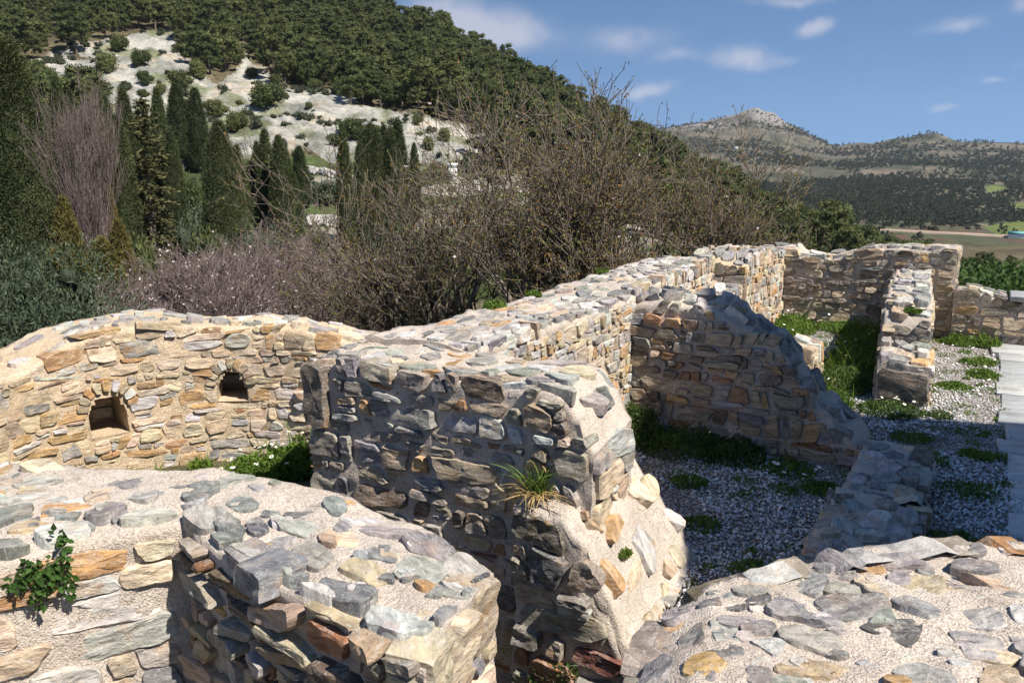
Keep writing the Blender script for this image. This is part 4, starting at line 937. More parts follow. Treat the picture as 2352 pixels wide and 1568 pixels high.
def cypress_geo(seed, H=10., R_=.85, tufts=1900, per=11, ragged=.12, leaf=(.09, .19), lw=.042):
    """crown of upswept sprays round a dark core"""
    r = np.random.default_rng(seed); g = Geo(); n, m = 14, 16
    t = np.linspace(.06, .985, m); prf = lambda t: R_ * np.minimum(1, (t * 7) ** .6) * np.clip(1 - t ** 2.6, 0, 1) ** .75
    A, T = np.meshgrid(np.arange(n) * 2 * math.pi / n, t); q = prf(T) * .78 * (1 + .18 * fbm2(np.cos(A) * 2 + seed, T * 14 + np.sin(A) * 2, 1., 3))
    V = np.stack([np.cos(A) * q, np.sin(A) * q, T * H], -1).reshape(-1, 3); i = np.arange(m - 1)[:, None] * n + np.arange(n)[None]; j = np.arange(m - 1)[:, None] * n + (np.arange(n)[None] + 1) % n
    g.add(V, np.stack([i, j, j + n, i + n], -1).reshape(-1, 4), (.55, .55, .55))
    tt = r.uniform(.03, 1, tufts) ** .9; a = r.uniform(0, 6.283, tufts); clump = fbm2(np.cos(a) * 2.2 + seed * 3, tt * 13 + np.sin(a) * 2.2, 1., 3)
    rad = prf(np.minimum(tt, .99)) * (.82 + ragged * clump + r.uniform(-.12, .12, tufts)); c = np.column_stack([np.cos(a) * rad, np.sin(a) * rad, tt * H])
    out = np.column_stack([np.cos(a), np.sin(a), np.zeros(tufts)]); up = unit(out * .38 + np.array([0, 0, 1.]) + r.normal(0, .15, (tufts, 3)))
    P = (c[:, None] + r.normal(0, .055, (tufts, per, 3)) * np.array([1, 1, 1.8]) + up[:, None] * r.uniform(-.1, .25, (tufts, per, 1))).reshape(-1, 3)
    D = (up[:, None] + r.normal(0, .33, (tufts, per, 3))).reshape(-1, 3)
    tone = np.repeat(np.clip(1 + .55 * clump + r.normal(0, .1, tufts), .45, 1.6), per)
    V, F = leaves(P, D, r.uniform(*leaf, len(P)), lw, r); g.add(V, F, np.repeat(tone[:, None], 4, 0)); return g
def fir_geo(seed, H=9., R_=1.6):
    r = np.random.default_rng(seed); g = Geo(); z = np.linspace(0, H, 5); P = np.column_stack([z * 0, z * 0, z]); V, F = tubes((P[:-1], P[1:], .14 * (1.05 - z[:-1] / H), .14 * (1.05 - z[1:] / H)), 6); g.add(V, F, (.7, .7, .7), 1)
    for k in range(230):
        t = r.uniform(.05, .99); a = r.uniform(0, 6.283); L = R_ * (1 - t) ** .8 * r.uniform(.65, 1.1) + .12; d = np.array([math.cos(a), math.sin(a), .12 - .25 * (1 - t)]); n = int(14 + 34 * L / R_)
        q = r.uniform(.12, 1, n); p = np.array([0, 0, t * H]) + d * (q * L)[:, None] + r.normal(0, 1, (n, 3)) * np.array([.10, .10, .05]); p[:, 2] -= .22 * q ** 2 * L
        V, F = leaves(p, d + r.normal(0, .45, (n, 3)), r.uniform(.14, .26, n), .07, r); tone = r.uniform(.65, 1.35); g.add(V, F, np.repeat((tone * r.uniform(.8, 1.2, n))[:, None], 4, 0))
    return g
def bush_geo(seed, R_=1., H=1., n=5200, leaf=(.10, .035), lobes=16, core=.6):
    r = np.random.default_rng(seed); g = Geo()
    for k in range(lobes):
        d = unit(r.normal(0, 1, 3) + np.array([0, 0, .35])); c = d * np.array([R_, R_, H]) * r.uniform(.25, .66) + np.array([0, 0, H * .42]); c[2] = max(c[2], .2 * H); pr = r.uniform(.28, .46) * R_; tone = r.uniform(.75, 1.25)
        if core: g.add(ICO * pr * core + c, ICF, np.array([.5, .5, .5]) * tone)  # dark blob added inside the lobe, as in the pines
        m = n // lobes; q = unit(r.normal(0, 1, (m, 3)) + np.array([0, 0, .3])); p = c + q * pr * r.uniform(.5, 1.1, (m, 1)); p[:, 2] = np.maximum(p[:, 2], .02)
        V, F = leaves(p, q + r.normal(0, .6, (m, 3)) + np.array([0, 0, .5]), r.uniform(.6, 1.2, m) * leaf[0], leaf[1], r); g.add(V, F, np.repeat((tone * r.uniform(.7, 1.3, m))[:, None], 4, 0))
    return g
def bare_geo(seed, H=5., stems=5, kids=(5, 5, 5, 4), spread=.75, r0=.05, up=.10, wig=.20, lens=(.46, .30, .21, .14, .085), rmin=.0038, buds=2, straight=False):
    """trunks, limbs and twigs of a leafless tree; returns thick and thin segments and bud points"""
    r = random.Random(seed); S = []; B = []
    def grow(p, d, L, rad, lv):
        n = 5 if lv < 2 else (4 if lv < 4 else 3); pts = [p]
        for i in range(n):
            d = Vector((d.x + r.gauss(0, wig), d.y + r.gauss(0, wig), d.z + r.gauss(0, wig) * .7 + up)).normalized(); q = p + d * (L / n)
            ra, rb = rad * (1 - .62 * i / n), rad * (1 - .62 * (i + 1) / n); S.append((*p, *q, max(ra, rmin), max(rb, rmin * .8), lv)); p = q; pts.append((p, d.copy(), rb, i + 1))
            if lv >= 3:
                for _ in range(buds):
                    if r.random() < .6: B.append((p.x + r.gauss(0, .012), p.y + r.gauss(0, .012), p.z + r.gauss(0, .012)))
        if lv >= len(kids): return
        for k in range(kids[lv]):
            q, dd, rb, i = pts[1 + min(n - 1, int(n * (r.uniform(.22, 1.0))))]; ax = dd.orthogonal().normalized(); ax.rotate(Matrix.Rotation(r.uniform(0, 6.283), 3, dd)); nd = dd.copy(); nd.rotate(Matrix.Rotation(r.uniform(.35, .95) * (1 if not straight else .6), 3, ax))
            grow(q, nd, H * lens[lv + 1] * r.uniform(.65, 1.2), max(rb * r.uniform(.55, .8), rmin), lv + 1)
    for k in range(stems):
        a = 6.283 * k / stems + r.uniform(-.5, .5); sp = spread * r.uniform(.45, 1.1); d = Vector((math.cos(a) * sp, math.sin(a) * sp, 1)).normalized()
        grow(Vector((math.cos(a) * .08, math.sin(a) * .08, 0)), d, H * lens[0] * r.uniform(.85, 1.15), r0 * r.uniform(.7, 1.1), 0)
    S = np.array(S); k = H / np.percentile(S[:, 5], 99.3); S[:, :6] *= k; return S, np.array(B) * k
def bare_parts(seed, mat, budmat=None, budsize=.028, blossom=0., **kw):
    """meshes: trunk (thick limbs), branches (twigs), buds"""
    S, B = bare_geo(seed, **kw); r = np.random.default_rng(seed); th = S[:, 8] <= (1 if len(kw.get('kids', (0,) * 4)) > 2 else 9); out = []
    for nm, m, sd in (('trunk', th, 7), ('branches', ~th, 3)):
        if not m.any(): continue
        q = S[m]; V, F = tubes((q[:, 0:3], q[:, 3:6], q[:, 6], q[:, 7]), sd); out.append((nm, nmesh(nm, V, F, mat, smooth=(sd > 3))))
    if budmat is not None and len(B):
        V, F = leaves(B, r.normal(0, .6, B.shape) + np.array([0, 0, .8]), r.uniform(.6, 1.3, len(B)) * budsize, budsize * .42, r); c = np.repeat(r.uniform(.6, 1.4, (len(B), 1)) * np.where(r.random((len(B), 1)) < .3, np.array([[1.35, .72, .75]]), np.array([[1., 1., 1.]])), 4, 0); out.append(('buds', nmesh('buds', V, F, budmat, col=c)))
    if blossom:
        k = r.random(len(B)) < blossom; b = B[k]; V, F = leaves(np.repeat(b, 3, 0) + r.normal(0, .01, (3 * len(b), 3)), r.normal(0, 1, (3 * len(b), 3)), .034, .03, r); out.append(('blossoms', nmesh('blossoms', V, F, M_BLOSSOM, col=np.ones((len(V), 3)))))
    return out
def plant(name, parts, loc, label, cat, group=None, scale=(1, 1, 1), rot=0.):
    e = empty(name, loc); e.scale = scale; e.rotation_euler.z = rot; tag(e, label, cat, group)
    for nm, me in parts: obj(nm, me, e)
    return e
def spot(x, dist):
    a = colaz(x); X, Y = dist * math.sin(a), dist * math.cos(a); return X, Y, float(gh(np.array([X]), np.array([Y]))[0])
def height_to(x, ytop, dist, z0): return CAM_H + dist * elev(x, ytop) - z0
def on_ground(x, y, r0=95, r1=330):
    a = colaz(x); rr = np.linspace(r0, r1, 700); X, Y = rr * math.sin(a), rr * math.cos(a); Z = gh(X, Y); _, py = project(X, Y, Z); k = np.argmax(py <= y); return X[k], Y[k], Z[k], rr[k]

# cypresses in the ravine, each (bearing, top row, distance, width in metres, words)
cyp = [cypress_geo(k, ragged=.10 + .05 * (k % 2)).mesh('crown', [M_CYP]) for k in (1, 2, 3)]
cyp_big = cypress_geo(9, 10., .95, 6500, 10, .2, (.05, .11), .026).mesh('crown', [M_CYP])
cyp_trunk = trunk_mesh('trunk', 4., .13, M_TRUNK)
CYP = [(45, 105, 42, 3.9, 'huge dark cypress filling the left edge behind the olive bush'), (150, 190, 62, 2.0, 'dark cypress behind the bare pinkish tree, nearer the huge cypress'), (205, 232, 66, 1.6, 'slim dark cypress just behind the bare pinkish tree'), (240, 208, 64, 1.9, 'dark cypress behind the right side of the bare pinkish tree'),
       (278, 272, 52, 2.0, 'cypress directly left of the brownish fir'), (297, 208, 66, 2.2, 'tall cypress rising behind the top of the brownish fir'), (345, 248, 88, 1.2, 'small thin cypress tip behind the brownish fir'), (374, 212, 62, 2.0, 'tall cypress directly right of the brownish fir'), (398, 300, 60, 1.7, 'cypress whose slope merges with the right flank of the fir'),
       (418, 196, 112, 3.4, 'cypress with bare stem showing above the heap of white stones'), (460, 206, 112, 3.2, 'cypress right beside the one over the heap of white stones'), (440, 232, 120, 2.4, 'thin cypress squeezed between the pair above the white stones'),
       (508, 285, 50, 2.9, 'broad nearer cypress standing alone in the middle of the ravine'), (545, 340, 55, 1.9, 'shorter cypress leaning on the broad lone cypress'), (577, 372, 66, 2.0, 'blunt shaded cypress left of the tight trio'), (611, 303, 64, 2.0, 'pointed cypress, first of the tight trio'), (643, 318, 62, 2.1, 'cypress in the middle of the tight trio'), (672, 400, 64, 1.4, 'short dark cypress, last of the tight trio'),
       (688, 338, 84, 2.2, 'small cypress with bare stem above the grassy terrace'), (790, 300, 62, 1.6, 'slender pillar cypress right of the pale terrace'), (828, 330, 66, 1.7, 'cypress touching the slender pillar cypress'), (852, 288, 70, 2.0, 'cypress in the dark row right of the slender pillar'), (884, 293, 70, 2.1, 'cypress second to last in the dark row'), (916, 280, 68, 2.2, 'tallest cypress closing the dark row beside the bare almonds'), (178, 215, 72, 1.9, 'cypress top seen between the huge cypress and the bare pinkish tree'), (258, 228, 74, 1.7, 'dark cypress wedged between bare pinkish tree and fir, far back'), (326, 262, 74, 1.6, 'cypress tip behind the right shoulder of the fir'), (868, 300, 66, 1.8, 'cypress in the thick of the dark row'), (900, 300, 66, 1.9, 'cypress just before the tallest of the dark row'), (838, 305, 72, 1.8, 'cypress behind the two at the start of the dark row'), (592, 330, 72, 1.8, 'cypress filling the gap before the tight trio'), (658, 345, 70, 1.7, 'cypress tucked behind the tight trio'), (952, 332, 84, 1.5, 'small pale cypress seen past the end of the dark row')]
for i, (x, yt, d, wd, lab) in enumerate(CYP):
    X, Y, Z = spot(x, d); z0 = Z - .2; h = height_to(x, yt, d, z0); clear = 0.
    if 'bare stem' in lab: clear = .13 * h
    me = cyp_big if wd > 2.8 and d < 60 else cyp[i % 3]; s = wd / (1.9 if me is cyp_big else 1.75)
    e = empty('cypress', (X, Y, z0)); e.rotation_euler.z = i * 1.7; tag(e, lab, 'cypress', 'cypresses in the ravine')
    t = obj('trunk', cyp_trunk, e); t.scale = (s, s, h / 5.)
    c = obj('crown', me, e, (0, 0, clear)); c.scale = (s, s, (h - clear) / 10.)
# the browned fir
X, Y, Z = spot(338, 54); h = height_to(338, 225, 54, Z)
g = fir_geo(5); ff = g.mesh('crown', [M_FIR, M_TRUNK])
e = plant('fir_tree', [('crown', ff), ('trunk', trunk_mesh('trunk', 5., .2, M_TRUNK))], (X, Y, Z), 'brownish green fir with layered drooping branches among the cypresses', 'fir', None, (1.5, 1.5, h / 9.))
# brown-tinged young cypresses below the bare tree
brn = [cypress_geo(20 + k, 10., 1.35, 2600, 10, .3, (.14, .3), .07).mesh('crown', [M_CYP_BROWN]) for k in range(2)]
for k, (x, yt, d, wd, lab) in enumerate([(135, 455, 27, 1.25, 'brown tinged young cypress at the foot of the bare pinkish tree, left side'), (215, 545, 24, 1.5, 'brown tinged young cypress low in front of the bare pinkish tree'), (258, 505, 26, 1.1, 'narrow brown tinged young cypress right below the bare pinkish tree'), (245, 435, 31, .8, 'thin brown tinged cypress shoot inside the bare pinkish tree'), (160, 600, 23, 1.3, 'low brown tinged cypress above the olive bush')]):
    X, Y, Z = spot(x, d); h = height_to(x, yt, d, Z); e = empty('young_cypress', (X, Y, Z - .1)); e.rotation_euler.z = k * 2.; tag(e, lab, 'cypress', 'brown tinged young cypresses')
    t = obj('trunk', cyp_trunk, e); t.scale = (.6, .6, h / 6); c = obj('crown', brn[k % 2], e); c.scale = (wd / 2.7, wd / 2.7, h / 10)
# bare pinkish tree on the left
X, Y, Z = spot(200, 29); h = height_to(200, 195, 29, Z)
plant('bare_tree', bare_parts(31, M_BARK_PINK, None, H=h, stems=6, kids=(6, 5, 4, 4), spread=.2, r0=.08, up=.17, wig=.10, lens=(.62, .34, .20, .13, .08), rmin=.0075, straight=True), (X, Y, Z), 'tall bare pinkish tree with upright twigs beside the huge cypress', 'tree', None, (.62, .62, 1))
# almonds behind the long wall
def almond(x, ytop, d, seed, lab, mat=M_BARK, name='almond_tree', zoff=-.1, bl=.0015, bud=M_BUD, rot=0., fat=1., **kw):
    X, Y, Z = spot(x, d); h = height_to(x, ytop, d, Z); 
    return plant(name, bare_parts(seed, mat, bud, .040, bl, H=h, **kw), (X, Y, Z + zoff), lab, 'tree', None, (fat, fat, 1), rot)
AK = dict(stems=4, kids=(5, 4, 4, 4), spread=.62, r0=.10, up=.12, wig=.15, rmin=.0046)
almond(1365, 195, 11.2, 41, 'largest bare almond tree, forking low behind the long wall', **{**AK, 'stems': 5, 'r0': .095})
almond(1215, 170, 11.8, 42, 'tallest bare almond tree leaning left from behind the long wall', rot=1.0, **AK)
almond(1575, 285, 12.6, 43, 'bare budding almond tree reaching up against the far mountain', rot=2.1, **AK)
almond(1050, 310, 12.4, 44, 'budding almond tree left of the tallest one, above the near end of the long wall', rot=.4, **AK)
almond(930, 440, 13.0, 49, 'budding almond tree in front of the dark cypress row', rot=2.4, **AK)
almond(830, 540, 13.0, 45, 'greenish budding almond shrub right of the pink twiggy shrubs', rot=.9, **{**AK, 'spread': .8})
almond(1690, 445, 13.5, 46, 'low wide almond tree spreading above the far piers', rot=1.6, **{**AK, 'spread': .95})
almond(1290, 430, 10.4, 48, 'low bare almond tree close behind the long wall', rot=.2, **AK)
# grey-pink twiggy shrubs with a few blossoms
SK = dict(stems=9, kids=(6, 5, 5, 4), spread=.85, r0=.03, up=.11, rmin=.0050, lens=(.5, .32, .22, .15, .09), wig=.14)
for k, (x, yt, d, lab) in enumerate([(360, 590, 17.5, 'pink twiggy shrub nearest the brown tinged cypresses'), (470, 565, 18.5, 'pink twiggy shrub second from the brown tinged cypresses'), (565, 545, 17.5, 'wide pink twiggy shrub behind the apse with white blossoms'), (665, 535, 18.5, 'pink twiggy shrub behind the right half of the apse'), (735, 575, 16.5, 'pink twiggy shrub beside the greenish almond shrub'), (430, 640, 14.5, 'low pink twiggy shrub right behind the apse top')]):
    almond(x, yt, d, 60 + k, lab, M_BARK_PINK, 'twiggy_shrub', -.1, .02, None, k * 1.1, 1.15, **SK)
# dead pale snag over the shrubs
X, Y, Z = spot(640, 21); h = height_to(640, 462, 21, Z)
plant('dead_snag', bare_parts(77, M_BARK_PINK, None, H=h, stems=2, kids=(3, 2), spread=.25, r0=.05, up=.1, wig=.12, lens=(.8, .35, .2), rmin=.012), (X, Y, Z), 'pale dead snag sticking up in front of the cypress trio', 'tree')
# olive bush lower left, green shrubs beyond the right wall
X, Y, Z = spot(55, 11.5)
plant('olive_bush', [('crown', bush_geo(81, 1.9, 2.9, 46000, (.075, .018), 80, .25).mesh('crown', [M_OLIVE])), ('trunk', trunk_mesh('trunk', 1.5, .09, M_TRUNK))], (X, Y, Z), 'dense grey green olive bush left of the apse', 'bush')
X, Y, Z = spot(-40, 10.5); plant('olive_bush', [('crown', bush_geo(82, 1.3, 2.0, 16000, (.075, .018), 44, .25).mesh('crown', [M_OLIVE])), ('trunk', trunk_mesh('trunk', 1.2, .07, M_TRUNK))], (X, Y, Z), 'smaller olive bush at the very left edge', 'bush')
shr = [bush_geo(90 + k, 1.5, 1.7, 9000, (.13, .05), 22).mesh('crown', [M_SHRUBLEAF]) for k in range(2)]; sht = trunk_mesh('trunk', .9, .06, M_TRUNK)
for k, (x, yt, d, s, lab) in enumerate([(2235, 648, 19, 1.2, 'bright green shrub just past the end pier of the far wall'), (2300, 655, 17, 1.2, 'bright green shrub behind the knee-high wall'), (2370, 662, 16, 1.2, 'bright green shrub behind the marble cap'), (2270, 628, 26, 1.6, 'green shrub further down the slope behind the knee-high wall'), (2350, 622, 28, 1.7, 'green shrub at the right edge above the marble cap')]):
    X, Y, Z = spot(x, d); h = height_to(x, yt, d, Z); plant('green_shrub', [('crown', shr[k % 2]), ('trunk', sht)], (X, Y, Z - .05), lab, 'shrub', 'green shrubs beyond the right wall', (s, s, max(.6, h / 1.9)), k * 1.3)

rvs = [bush_geo(210 + k, 1.6, 1.6, 5200, (.16, .06), 24, .6).mesh('crown', [M_PINE if k else M_OLIVE]) for k in range(2)]
for k, (x, yt, d, s_, lab) in enumerate([(440, 455, 60, 1.5, 'grey green bush between the fir and the broad lone cypress'), (425, 395, 80, 1.5, 'bush on the ravine floor right below the heap of white stones'), (585, 510, 50, 1.4, 'dark bush at the foot of the blunt shaded cypress'), (715, 520, 48, 1.3, 'green bush below the pale terrace'), (755, 412, 92, 2.0, 'green bush on the terrace left of the slender pillar cypress'), (300, 545, 42, 1.5, 'dark bush at the foot of the brownish fir'), (900, 500, 40, 1.4, 'dark bush at the foot of the dark cypress row'), (480, 520, 46, 1.4, 'dark bush left at the foot of the broad lone cypress')]):
    X, Y, Z = spot(x, d); h = height_to(x, yt, d, Z); plant('ravine_bush', [('crown', rvs[k % 2]), ('trunk', sht)], (X, Y, Z - .1), lab, 'bush', 'bushes in the ravine', (s_, s_, max(.7, h / 1.9)), k * 1.9)
# ---- pines on the hillside
pg = [pine_geo(100 + k, 7 + .5 * (k % 3), 2.4 + .25 * (k % 2)) for k in range(5)]; pines = [g.mesh('pine_tree', [M_PINE, M_TRUNK]) for g in pg]
def scatter_land(n, x0, x1, r0, r1, dmin):
    az = rng.uniform(colaz(x0), colaz(x1), n); r = np.sqrt(rng.uniform(r0 * r0, r1 * r1, n)); X, Y = r * np.sin(az), r * np.cos(az)
    cell = {}; keep = []
    for i in range(n):
        k = (int(X[i] // dmin), int(Y[i] // dmin)); ok = True
        for a in (-1, 0, 1):
            for b in (-1, 0, 1):
                for j in cell.get((k[0] + a, k[1] + b), ()):
                    if (X[i] - X[j]) ** 2 + (Y[i] - Y[j]) ** 2 < dmin * dmin: ok = False
        if ok: cell.setdefault(k, []).append(i); keep.append(i)
    return X[keep], Y[keep]
PX, PY = scatter_land(14000, -260, 2560, 60, 345, 3.2); PZ = gh(PX, PY); pr_ = np.hypot(PX, PY); pa = np.arctan2(PX, PY)
m = ~scar_mask(PX, PY, PZ); sx, sy = project(PX, PY, PZ)
foot = np.interp(sx, [-300, 700, 1000, 1150, 1300, 1600, 2000, 2200, 2560], [126, 126, 150, 122, 100, 84, 74, 62, 60]); m &= pr_ > foot + 7 * fbm2(PX, PY, 14., 3, 6.)
m &= ~((sx < 1120) & (sy > 345)) & (sy > -190)
gap = fbm2(PX, PY, 26., 3, 15.); m &= gap < .42
PX, PY, PZ, pr_, sx, sy = (q[m] for q in (PX, PY, PZ, pr_, sx, sy))
psc0 = rng.choice([.55, .75, .95, 1.2], len(PX)) * rng.uniform(.85, 1.15, len(PX)) * np.where(sx < 1150, 1.0, .95)
_, ty = project(PX, PY, PZ + 7.2 * psc0); sky_y = np.interp(sx, [-300, 880, 1000, 1100, 1200, 1300, 1400, 1500, 1600, 1700, 1800, 1900, 2000, 2110, 2200, 2560], [-400, -70, 0, 70, 130, 190, 235, 300, 360, 410, 455, 505, 545, 575, 598, 598])
fit = (sy - sky_y + 8) * pr_ / FOC / 7.2; psc0 = np.minimum(psc0, fit * rng.uniform(.8, 1.05, len(fit))); ok = psc0 > .42; PX, PY, PZ, pr_, sx, sy, psc0 = (q[ok] for q in (PX, PY, PZ, pr_, sx, sy, psc0))
vis = (sx > -20) & (sx < 2372) & (sy > -10) & (sy < 640); hid = (sy > 470) & (sx > 1130) & (sx < 1500)
order = np.argsort(np.where(vis & ~hid, pr_, 1e6) + rng.uniform(0, 12, len(pr_))); sel = np.zeros(len(PX), bool); sel[order[:296]] = True
psc = psc0
for i in np.nonzero(sel)[0]:
    o = obj('pine_tree', pines[i % 5], None, (PX[i], PY[i], PZ[i] - .2)); k = psc[i]; o.scale = (k * rng.uniform(.9, 1.15), k * rng.uniform(.9, 1.15), k * rng.uniform(.8, 1.1)); o.rotation_euler.z = rng.uniform(0, 6.283)
    tag(o, 'dark green pine in the wood covering the hillside above the pale rock', 'pine', 'pines on the hillside')
def gn_scatter(name, protos, X, Y, Z, S, mats, label, cat):
    """ONE object: a few shapes kept in its own mesh, repeated at its own points"""
    Vs, Fs, Cs, Ms, Pid, n = [], {3: [], 4: []}, [], {3: [], 4: []}, [], 0
    for k, g in enumerate(protos):
        V = np.vstack(g.V); Vs.append(V); Cs.append(np.vstack(g.C)); Pid.append(np.full(len(V), k))
        for q in (3, 4):
            if g.F[q]: Fs[q].append(np.vstack(g.F[q]) + n); Ms[q].append(np.concatenate(g.M[q]))
        n += len(V)
    Vs.append(np.column_stack([X, Y, Z])); Cs.append(np.ones((len(X), 3))); Pid.append(np.full(len(X), -1))
    F = [np.vstack(Fs[q]) for q in (3, 4) if Fs[q]]; me = nmesh(name, np.vstack(Vs), F, col=np.vstack(Cs), mats=mats, midx=np.concatenate([np.concatenate(Ms[q]) for q in (3, 4) if Ms[q]]))
    def attr(nm, ty, arr, fill=0): a = me.attributes.new(nm, ty, 'POINT'); a.data.foreach_set('value', np.concatenate([np.full(n, fill), arr]).astype(np.int32 if ty == 'INT' else np.float32))
    a = me.attributes.new('pid', 'INT', 'POINT'); a.data.foreach_set('value', np.concatenate(Pid).astype(np.int32))
    attr('scl', 'FLOAT', S); attr('spin', 'FLOAT', rng.uniform(0, 6.283, len(X))); attr('pick', 'INT', rng.integers(0, len(protos), len(X)))
    ng = bpy.data.node_groups.new(name, 'GeometryNodeTree'); ng.interface.new_socket('Geometry', in_out='INPUT', socket_type='NodeSocketGeometry'); ng.interface.new_socket('Geometry', in_out='OUTPUT', socket_type='NodeSocketGeometry')
    N, L = ng.nodes, ng.links; gi, go = N.new('NodeGroupInput'), N.new('NodeGroupOutput')
    def named(nm, ty): q = N.new('GeometryNodeInputNamedAttribute'); q.data_type = ty; q.inputs['Name'].default_value = nm; return q.outputs['Attribute']
    pid = named('pid', 'INT')
    def sep(k):
        c = N.new('FunctionNodeCompare'); c.data_type = 'INT'; c.operation = 'EQUAL'; A = [s_ for s_ in c.inputs if s_.type == 'INT']; L.new(pid, A[0]); A[1].default_value = k
        q = N.new('GeometryNodeSeparateGeometry'); q.domain = 'POINT'; L.new(gi.outputs[0], q.inputs['Geometry']); L.new(c.outputs[0], q.inputs['Selection']); return q.outputs['Selection']
    jn = N.new('GeometryNodeJoinGeometry')
    for k in reversed(range(len(protos))):
        ti = N.new('GeometryNodeGeometryToInstance'); L.new(sep(k), ti.inputs[0]); L.new(ti.outputs[0], jn.inputs[0])
    ip = N.new('GeometryNodeInstanceOnPoints'); L.new(sep(-1), ip.inputs['Points']); L.new(jn.outputs[0], ip.inputs['Instance']); ip.inputs['Pick Instance'].default_value = True
    L.new(named('pick', 'INT'), ip.inputs['Instance Index']); L.new(named('scl', 'FLOAT'), ip.inputs['Scale'])
    cx = N.new('ShaderNodeCombineXYZ'); L.new(named('spin', 'FLOAT'), cx.inputs['Z']); er = N.new('FunctionNodeEulerToRotation'); L.new(cx.outputs[0], er.inputs[0]); L.new(er.outputs[0], ip.inputs['Rotation'])
    L.new(ip.outputs[0], go.inputs[0])
    o = obj(name, me); md = o.modifiers.new('scatter', 'NODES'); md.node_group = ng; return tag(o, label, cat, kind='stuff')
gn_scatter('pine_forest', pg[:4], PX[~sel], PY[~sel], PZ[~sel] - .2, psc[~sel], [M_PINE, M_TRUNK], 'unbroken wood of dark pines over the upper hillside', 'forest')
# bushes and small pines on the bare rock, placed one by one
bsh = [bush_geo(120 + k, 2.0, 1.7, 2600, (.34, .14), 18, .7).mesh('hillside_shrub', [M_PINE]) for k in range(3)]
for k, (x, y, wpx) in enumerate([(268, 165, 62), (345, 150, 50), (352, 192, 40), (130, 205, 62), (300, 118, 46), (345, 222, 30), (385, 212, 34), (620, 245, 96), (818, 318, 86), (1022, 322, 44), (590, 178, 36), (645, 192, 34), (695, 188, 56), (790, 214, 56), (850, 228, 60), (905, 246, 34), (548, 300, 60), (505, 265, 62), (165, 235, 52), (235, 215, 40), (430, 200, 60), (470, 178, 52), (730, 205, 40), (110, 170, 46), (60, 215, 50), (205, 300, 60), (250, 330, 50), (985, 345, 40), (960, 285, 34), (770, 330, 40), (455, 285, 46), (715, 250, 22), (560, 240, 20), (870, 300, 22)]):
    X, Y, Z, d = on_ground(x, y); s = wpx * d / FOC / 4.0; o = obj('hillside_shrub', bsh[k % 3], None, (X, Y, Z - .15)); o.scale = (s, s, s * rng.uniform(.85, 1.15)); o.rotation_euler.z = k * 2.1
    tag(o, {7: 'largest dark bush, wide and alone in the middle of the pale rock', 8: 'dark bushy pine at the lower edge of the pale rock above the cypress row', 9: 'small bush at the right tip of the pale rock', 0: 'round dark bush in the upper left gully of the pale rock', 3: 'dark bush at the left edge of the pale rock near the huge cypress', 16: 'dark bush just above the blunt shaded cypress', 26: 'low bush between the slim cypresses and the rock'}.get(k, 'round dark bush growing on the pale eroded rock slope'), 'bush', 'bushes on the bare rock')
low = [bush_geo(140 + k, 1.0, .6, 260, (.26, .10), 7, .7) for k in range(2)]
HX, HY = scatter_land(4200, -100, 1150, 96, 240, 1.5); HZ = gh(HX, HY); mm = scar_mask(HX, HY, HZ) | (np.hypot(HX, HY) < 125); mm &= fbm2(HX, HY, 9., 3, 27.) > .17; HX, HY, HZ = HX[mm], HY[mm], HZ[mm]
gn_scatter('scrub', low, HX, HY, HZ - .05, rng.uniform(.5, 1.5, len(HX)) ** 1.3, [M_SCRUB], 'low green scrub scattered over the pale rock and terraces', 'scrub')
# ---- far hills
fs = [pine_geo(160 + k, 5.2, 2.4, 9, 16, (1.3, .6)) for k in range(2)] + [bush_geo(170 + k, 2.4, 1.9, 180, (1.1, .5), 8, .8) for k in range(2)]
n = 26000; az = rng.uniform(colaz(1480), colaz(2620), n); r = 340 * (2250 / 340) ** rng.uniform(0, 1, n); FX, FY = r * np.sin(az), r * np.cos(az); FZ = gh(FX, FY); fx, fy = project(FX, FY, FZ)
den = fbm2(FX, FY, 110., 4, 33.) + .25 * fbm2(FX, FY, 30., 3, 8.)
wood = np.exp(-((fx - 2060) / 190) ** 2 - ((fy - 468) / 38) ** 2) * .75 + np.exp(-((fx - 1900) / 110) ** 2 - ((fy - 455) / 40) ** 2) * .5 + np.exp(-((fx - 2290) / 90) ** 2 - ((fy - 400) / 40) ** 2) * .35
keep = (den + wood > .02 + rng.uniform(-.12, .18, n)) & ~((r < 560) & (wood < .3) & (rng.random(n) < .7)) & ~((r < 600) & (fy > 512) & (rng.random(n) < .65))
for poly in ([(2255, 424), (2305, 422), (2325, 440), (2262, 445)], [(2312, 466), (2370, 462), (2370, 484), (2320, 482)]): keep &= ~inpoly(fx, fy, poly)
keep &= ~((r < 470) & (r > 425) & (fx > 2030)); FX, FY, FZ, r = FX[keep], FY[keep], FZ[keep], r[keep]
gn_scatter('far_woods', fs, FX, FY, FZ - .2, rng.uniform(.55, 1.15, len(FX)) * np.where(r > 1300, 1.25, 1.), [M_SCRUB, M_TRUNK], 'scattered woods and scrub on the distant hills across the valley', 'woods')

